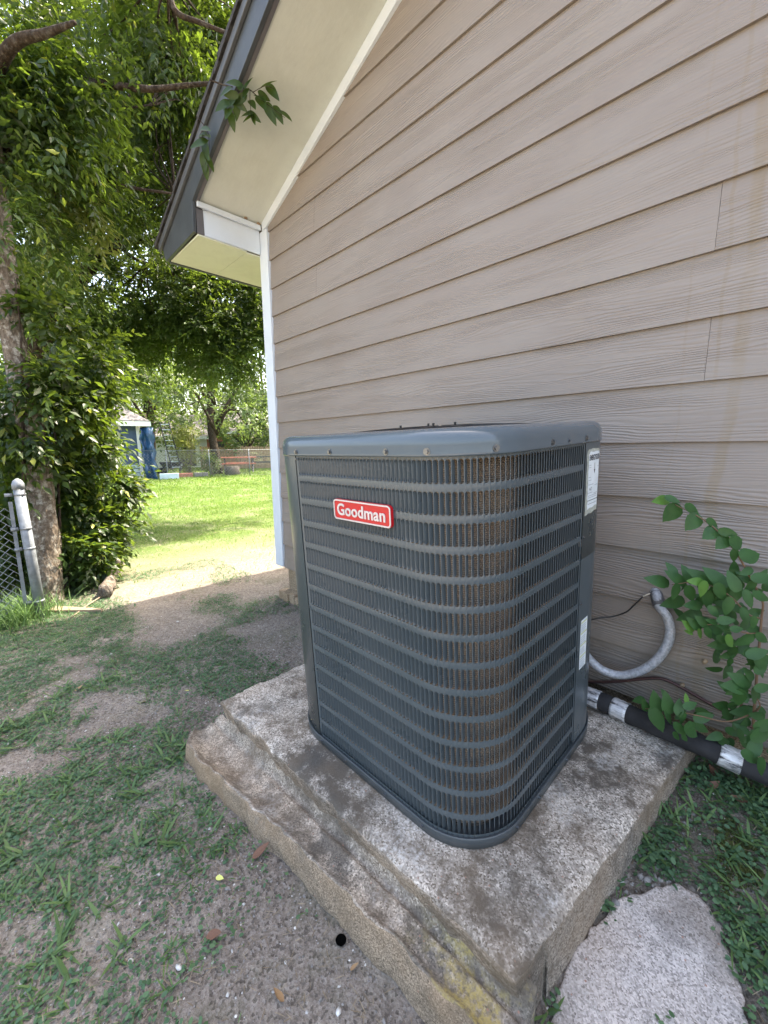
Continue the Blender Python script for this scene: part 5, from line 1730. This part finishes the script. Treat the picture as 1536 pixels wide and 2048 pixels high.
def density(x, y):
    """0..1 how much grows here"""
    d = sst(.44, .60, fbm(x * 2.6 + 4, y * 2.6 + 1, 4))
    left = sst(-.9, -1.25, y) * sst(2.0, 1.5, x)            # lush strip bottom left
    d = d * .8 + left * sst(.38, .5, fbm(x * 4 + 9, y * 4, 3)) * .8
    bare = np.exp(-((x - 1.85) / .4) ** 2 - ((y + 1.25) / .12) ** 2)
    d = d * (1 - .75 * bare)
    mound = np.exp(-((x - .85) / .35) ** 2 - ((y + .25) / .3) ** 2)
    d = d * (1 - .85 * mound)
    right = sst(2.40, 2.47, x) * (.25 + .75 * sst(.38, .47, fbm(x * 7, y * 7, 3)))
    d = np.where(x > 2.42, right, d)
    sun = sst(-.6, -.9, x) * sst(-1.4, -.7, y)
    bare_w = np.exp(-((x + 1.6) / 1.0) ** 2 - ((y - .0) / .8) ** 2)
    d = d * (1 - .7 * bare_w * 1)
    return np.clip(d, 0, 1)


def scatter(n, x0, x1, y0, y1, dens=True, seed=0, walkskip=.85):
    r = np.random.default_rng(seed)
    x = r.uniform(x0, x1, n); y = r.uniform(y0, y1, n)
    k = ~inside_pad(x, y, .004) & ~((y > -.03) & (x > -.08))
    k &= ~(in_poly(x, y, walk_poly) & (r.random(n) < walkskip))
    if dens: k &= r.random(n) < density(x, y)
    return x[k], y[k], r


def blades(x, y, r, length, width, lie=.6, name='grass', mat=None, curve=.5, zoff=0.0):
    n = len(x); z = zg(x, y) + zoff
    a = r.uniform(0, 2 * math.pi, n); tilt = r.normal(lie, .22, n).clip(.05, 1.45)
    L = length * r.uniform(.5, 1.3, n); W = width * r.uniform(.6, 1.25, n)
    d = np.stack([np.cos(a) * np.sin(tilt), np.sin(a) * np.sin(tilt), np.cos(tilt)], 1)
    s = np.stack([-np.sin(a), np.cos(a), r.normal(0, .25, n)], 1)
    P = np.stack([x, y, z], 1)
    bend = np.stack([np.cos(a), np.sin(a), -np.ones(n)], 1)
    V = []
    for t, w in ((0, .55), (.35, 1.0), (.7, .75), (1.0, 0.04)):
        c = P + d * (L * t)[:, None] + bend * (L * t * t * curve * .35)[:, None]
        V += [c - s * (W * w * .5)[:, None], c + s * (W * w * .5)[:, None]]
    V = np.stack(V, 1).reshape(-1, 3)
    V[:, 2] = np.maximum(V[:, 2], np.repeat(z, 8) - .004)
    b = np.arange(n)[:, None] * 8
    F = np.concatenate([b + np.array(q) for q in ((0, 1, 3, 2), (2, 3, 5, 4), (4, 5, 7, 6))], 0)
    return V, F


def joined(name, parts, mat, label):
    Vs = []; Fs = []; o = 0
    for V, F in parts: Vs.append(V); Fs.append(F + o); o += len(V)
    ob = npmesh(name, np.concatenate(Vs), np.concatenate(Fs), mat); tag(ob, label, 'ground cover', kind='stuff'); return ob


# crabgrass tufts
x, y, r = scatter(3000, -1.2, 2.9, -2.2, .1, seed=1, walkskip=1)
kp = ((y < -1.05 + .25 * (fbm(x * 3, y * 3) - .5)) & (r.random(len(x)) < .5)) | (r.random(len(x)) < .15); x, y = x[kp], y[kp]
cl_x = []; cl_y = []
for i in range(len(x)):
    k = r.integers(5, 13); cl_x += list(x[i] + r.normal(0, .010, k)); cl_y += list(y[i] + r.normal(0, .010, k))
cx_, cy_ = np.array(cl_x), np.array(cl_y)
kp = ~inside_pad(cx_, cy_, .003); cx_, cy_ = cx_[kp], cy_[kp]
g1 = blades(cx_, cy_, r, .038, .0042, 1.0, curve=.5)
x, y, r = scatter(150, .2, 1.75, -1.75, -1.15, seed=2)
cl_x = []; cl_y = []
for i in range(len(x)):
    k = r.integers(4, 9); cl_x += list(x[i] + r.normal(0, .008, k)); cl_y += list(y[i] + r.normal(0, .008, k))
g2 = blades(np.array(cl_x), np.array(cl_y), r, .062, .0078, 1.05, curve=.5)
x, y, r = scatter(60000, -1.5, 2.9, -2.2, .1, seed=3, walkskip=1)
g3 = blades(x, y, r, .017, .0024, 1.1, curve=.5)
x, y, r = scatter(420, 2.42, 2.85, -1.3, -.12, seed=30, walkskip=1)
g4 = blades(np.repeat(x, 5) + r.normal(0, .006, len(x) * 5), np.repeat(y, 5) + r.normal(0, .006, len(y) * 5), r, .05, .0062, 1.0)
kp = None
joined('grass', [g1, g2, g3, g4], GRASS, 'patchy green crabgrass tufts growing in the bare soil')
# tall grass at the fence post
fx = pb[0] + rng.normal(-.02, .10, 700); fy = pb[1] + rng.normal(-.12, .10, 700)
g = blades(fx, fy, rng, .22, .005, .35, curve=.6)
joined('tall_grass', [g], GRASS, 'tall green grass clump at the foot of the fence post')


def roundleaves(x, y, r, size, hmax=.014):
    n = len(x); z = zg(x, y) + r.uniform(.001, hmax, n)
    a = r.uniform(0, 2 * math.pi, n); S_ = size * r.uniform(.5, 1.3, n)
    N = np.stack([r.normal(0, .35, n), r.normal(0, .35, n), np.ones(n)], 1); N /= np.linalg.norm(N, axis=1, keepdims=True)
    u = np.stack([np.cos(a), np.sin(a), np.zeros(n)], 1); u -= N * (u * N).sum(1, keepdims=True); u /= np.linalg.norm(u, axis=1, keepdims=True); v = np.cross(N, u)
    P = np.stack([x, y, z], 1); V = []
    for k in range(6):
        an = 2 * math.pi * k / 6; e = 1.25 if k == 0 else 1.0
        V.append(P + (u * math.cos(an) * e + v * math.sin(an) * .78) * (S_ * .5)[:, None])
    V = np.stack(V, 1).reshape(-1, 3); b = np.arange(n)[:, None] * 6
    return V, np.concatenate([b + np.array([0, 1, 2, 3]), b + np.array([0, 3, 4, 5])], 0)


x, y, r = scatter(44000, -1.6, 2.9, -2.1, .1, seed=4, walkskip=.997)
xx = np.repeat(x, 4) + r.normal(0, .012, len(x) * 4); yy = np.repeat(y, 4) + r.normal(0, .012, len(x) * 4)
kp = ~inside_pad(xx, yy, .002); w1 = roundleaves(xx[kp], yy[kp], r, .0095)
x, y, r = scatter(2300, 2.42, 2.9, -1.35, -.1, seed=5, walkskip=.995)
xx = np.repeat(x, 4) + r.normal(0, .010, len(x) * 4); yy = np.repeat(y, 4) + r.normal(0, .010, len(x) * 4)
kp = ~inside_pad(xx, yy, .0) ; w2 = roundleaves(xx[kp], yy[kp], r, .0115, .022)
joined('creeping_weeds', [w1, w2], CLOVER, 'small round leaved creeping weeds over the soil')
# straw litter
x, y, r = scatter(14000, -1.6, 3.0, -2.2, .05, dens=False, seed=6, walkskip=.97)
joined('dry_litter', [blades(x, y, r, .024, .0016, 1.45, curve=.1, zoff=.003)], STRAW, 'dry straw and stems littering the soil')
x, y, r = scatter(9000, -5, -.6, -1.2, 2.6, dens=False, seed=61)
joined('dry_clippings', [blades(x, y, r, .035, .003, 1.4, curve=.1, zoff=.003)], STRAW, 'pale dry grass clippings on the sunlit bare patch')
# lawn
parts = []
for n_, x0, x1, y0, y1, L_, W_ in ((60000, -5.5, -.75, -.8, 4.2, .040, .0042), (60000, -11, -4.5, -2, 7.5, .05, .008), (60000, -26, -9.5, -4, 13, .07, .02)):
    r = np.random.default_rng(int(n_ + abs(x0)))
    x = r.uniform(x0, x1, n_); y = r.uniform(y0, y1, n_)
    keep = r.random(n_) < np.clip(sst(-1.6, -4.6, x - y * .9) + .08, 0, 1) * (.35 + .65 * sst(.35, .55, fbm(x * 1.3, y * 1.3, 3)))
    keep &= ~((y > -.05) & (x > -.12))
    x, y = x[keep], y[keep]
    parts.append(blades(x, y, r, L_, W_, .55, curve=.5))
joined('lawn', parts, LAWN, 'sunlit bright green lawn behind the house corner')


# gravel, shells
def pebbles(x, y, r, size, flat=.5, embed=.3):
    ico = np.array([(0, 0, 1), (.9, 0, .35), (.28, .85, .4), (-.73, .53, .33), (-.7, -.5, .42), (.28, -.86, .35), (.7, .5, -.4), (-.28, .85, -.4), (-.9, 0, -.4), (-.28, -.85, -.4), (.7, -.5, -.4), (0, 0, -1)], float)
    tri = [(0, 1, 2), (0, 2, 3), (0, 3, 4), (0, 4, 5), (0, 5, 1), (1, 6, 2), (2, 7, 3), (3, 8, 4), (4, 9, 5), (5, 10, 1), (6, 7, 2), (7, 8, 3), (8, 9, 4), (9, 10, 5), (10, 6, 1), (11, 7, 6), (11, 8, 7), (11, 9, 8), (11, 10, 9), (11, 6, 10)]
    n = len(x); S_ = size * np.exp(r.normal(0, .45, n)); a = r.uniform(0, 6.28, n)
    V = ico[None] * (1 + r.normal(0, .14, (n, 12, 1))); V = V * np.stack([S_ * r.uniform(.7, 1.2, n), S_ * r.uniform(.5, .9, n), S_ * flat * r.uniform(.5, 1.1, n)], 1)[:, None] * .5
    ca, sa = np.cos(a)[:, None], np.sin(a)[:, None]
    X = V[..., 0] * ca - V[..., 1] * sa; Y = V[..., 0] * sa + V[..., 1] * ca
    z = zg(x, y)
    W = np.stack([X + x[:, None], Y + y[:, None], V[..., 2] + (z + S_ * .05)[:, None]], -1).reshape(-1, 3)
    b = np.arange(n)[:, None] * 12
    return W, np.concatenate([b + np.array(t) for t in tri], 0)


x, y, r = scatter(2600, -.4, 2.7, -2.0, -.1, dens=False, seed=9, walkskip=1)
joined('shell_fragments', [pebbles(x, y, r, .0050, .35)], STONE, 'white shell and stone fragments scattered in the soil')
x, y, r = scatter(16000, .0, 2.75, -2.0, -.1, dens=False, seed=10, walkskip=1)
joined('gravel', [pebbles(x, y, r, .0042, .6)], GRAVEL, 'fine grey gravel mixed into the soil')
x, y, r = scatter(500, 2.40, 2.56, -1.1, -.3, dens=False, seed=12, walkskip=1)
joined('slab_edge_gravel', [pebbles(x, y, r, .009, .7)], GRAVEL, 'grey gravel along the right edge of the slab')
# moss patch on the right
mpx = groundpt(1480, 1715)
r = np.random.default_rng(77)
n_ = 5200; a = r.uniform(0, 6.28, n_); rad_ = np.sqrt(r.random(n_)) * (.07 + .03 * np.sin(a * 3 + 1) + .02 * np.sin(a * 7))
mx_ = mpx[0] + rad_ * np.cos(a) * .75 + r.normal(0, .006, n_); my_ = mpx[1] + rad_ * np.sin(a) * 1.15 + r.normal(0, .008, n_)
kp = fbm(mx_ * 38, my_ * 38, 3) > .42
o = npmesh('moss', *blades(mx_[kp], my_[kp], r, .006, .0026, .5, curve=.3), MOSS); tag(o, 'olive moss tufts in the soil right of the slab', 'moss', kind='stuff')

# individually visible fallen leaves, shells and the burrow hole
FLM = {}
for nm, mt in (('tan', TANLEAF), ('dead', DEADLEAF), ('yel', YELLEAF)):
    V, F = leaf_template(8, .5, .0, .35, -.25)
    me = bpy.data.meshes.new('fallen_leaf'); me.from_pydata(V, [], F); me.materials.append(mt); me.polygons.foreach_set('use_smooth', [True] * len(me.polygons)); FLM[nm] = me


def fallen(px, py, kind, size, ang, label, lift=.006, z=None):
    q = groundpt(px, py) if z is None else atz(px, py, z)
    o = bpy.data.objects.new('fallen_leaf', FLM[kind]); COL.objects.link(o)
    o.location = (q[0], q[1], q[2] + lift); o.scale = (size,) * 3
    o.rotation_euler = (random.uniform(-.35, .35), random.uniform(-.3, .2), math.radians(ang))
    tag(o, label, 'leaf', 'fallen leaves on the ground')


fallen(150, 1385, 'tan', .036, 100, 'curled tan leaf lying alone in the green weeds of the shaded path')
fallen(370, 1383, 'yel', .028, 20, 'small yellow leaf on the soil up from the slab corner')
fallen(504, 1722, 'dead', .055, 75, 'long brown leaf beside the broken footing')
fallen(432, 1758, 'yel', .026, 30, 'pale green yellow leaf among weeds below the footing')
fallen(412, 1878, 'dead', .045, 40, 'reddish brown leaf left of the black hole')
fallen(568, 2008, 'tan', .030, 200, 'small tan leaf at the bottom near the footing')
fallen(1268, 1868, 'dead', .024, 95, 'small dark curled leaf on the pale concrete walk', .004, -1.081)
fallen(1440, 1565, 'dead', .048, 130, 'brown leaf under the silver band of the pipe')
fallen(1415, 1580, 'dead', .040, 60, 'rusty leaf just left of the leaf under the pipe band')
fallen(1500, 1612, 'dead', .045, 200, 'dull brown leaf below the pipe at the right edge')
fallen(1235, 1690, 'dead', .050, 20, 'big dry brown leaf wedged against the slab side')
fallen(700, 1945, 'tan', .022, 60, 'small orange leaf piece right of the weeds by the footing')
fallen(285, 1405, 'tan', .030, 10, 'flat tan leaf in the middle of the shaded path')
for px, py, s_, lb in ((547, 1987, .009, 'white shell fragment nearest the footing at the bottom'), (472, 2036, .011, 'largest white shell at the bottom edge'), (456, 1992, .008, 'white shell left of the bottom pebbles'), (358, 1938, .009, 'elongated white shell in the lower weeds'), (262, 1925, .009, 'bluish white shell between grass tufts'), (1204, 1818, .010, 'white stone chip between slab and walk'), (336, 1525, .009, 'white chip in the clover left of the footing'), (375, 1357, .010, 'tiny white chip uphill of the slab corner')):
    q = groundpt(px, py); W, Fp = pebbles(np.array([q[0]]), np.array([q[1]]), np.random.default_rng(int(px)), s_, .35)
    W[:, 2] += .004
    o = npmesh('shell_fragment', W, Fp, STONE); tag(o, lb, 'shell', 'larger white shells in the soil')
hp = groundpt(682, 1883)
V = []; F = []
for j, (rr, dz) in enumerate(((.0128, .0005), (.0118, .0010), (.0105, .0008), (.0100, .0004))):
    for k in range(20):
        a = 2 * math.pi * k / 20; V.append((hp[0] + rr * math.cos(a), hp[1] + rr * math.sin(a) * .95, hp[2] + dz + .004))
for j in range(3):
    for k in range(20): F.append((j * 20 + k, j * 20 + (k + 1) % 20, (j + 1) * 20 + (k + 1) % 20, (j + 1) * 20 + k))
F.append(tuple(60 + k for k in range(20)))
o = mesh('hole_dark_disc', V, F, simple('hole_black', (.002, .002, .002), 1.0, spec=0.0), None, True); tag(o, 'small round black hole in the soil beside the footing', 'hole')  # flat black disc painting the dark inside of the hole
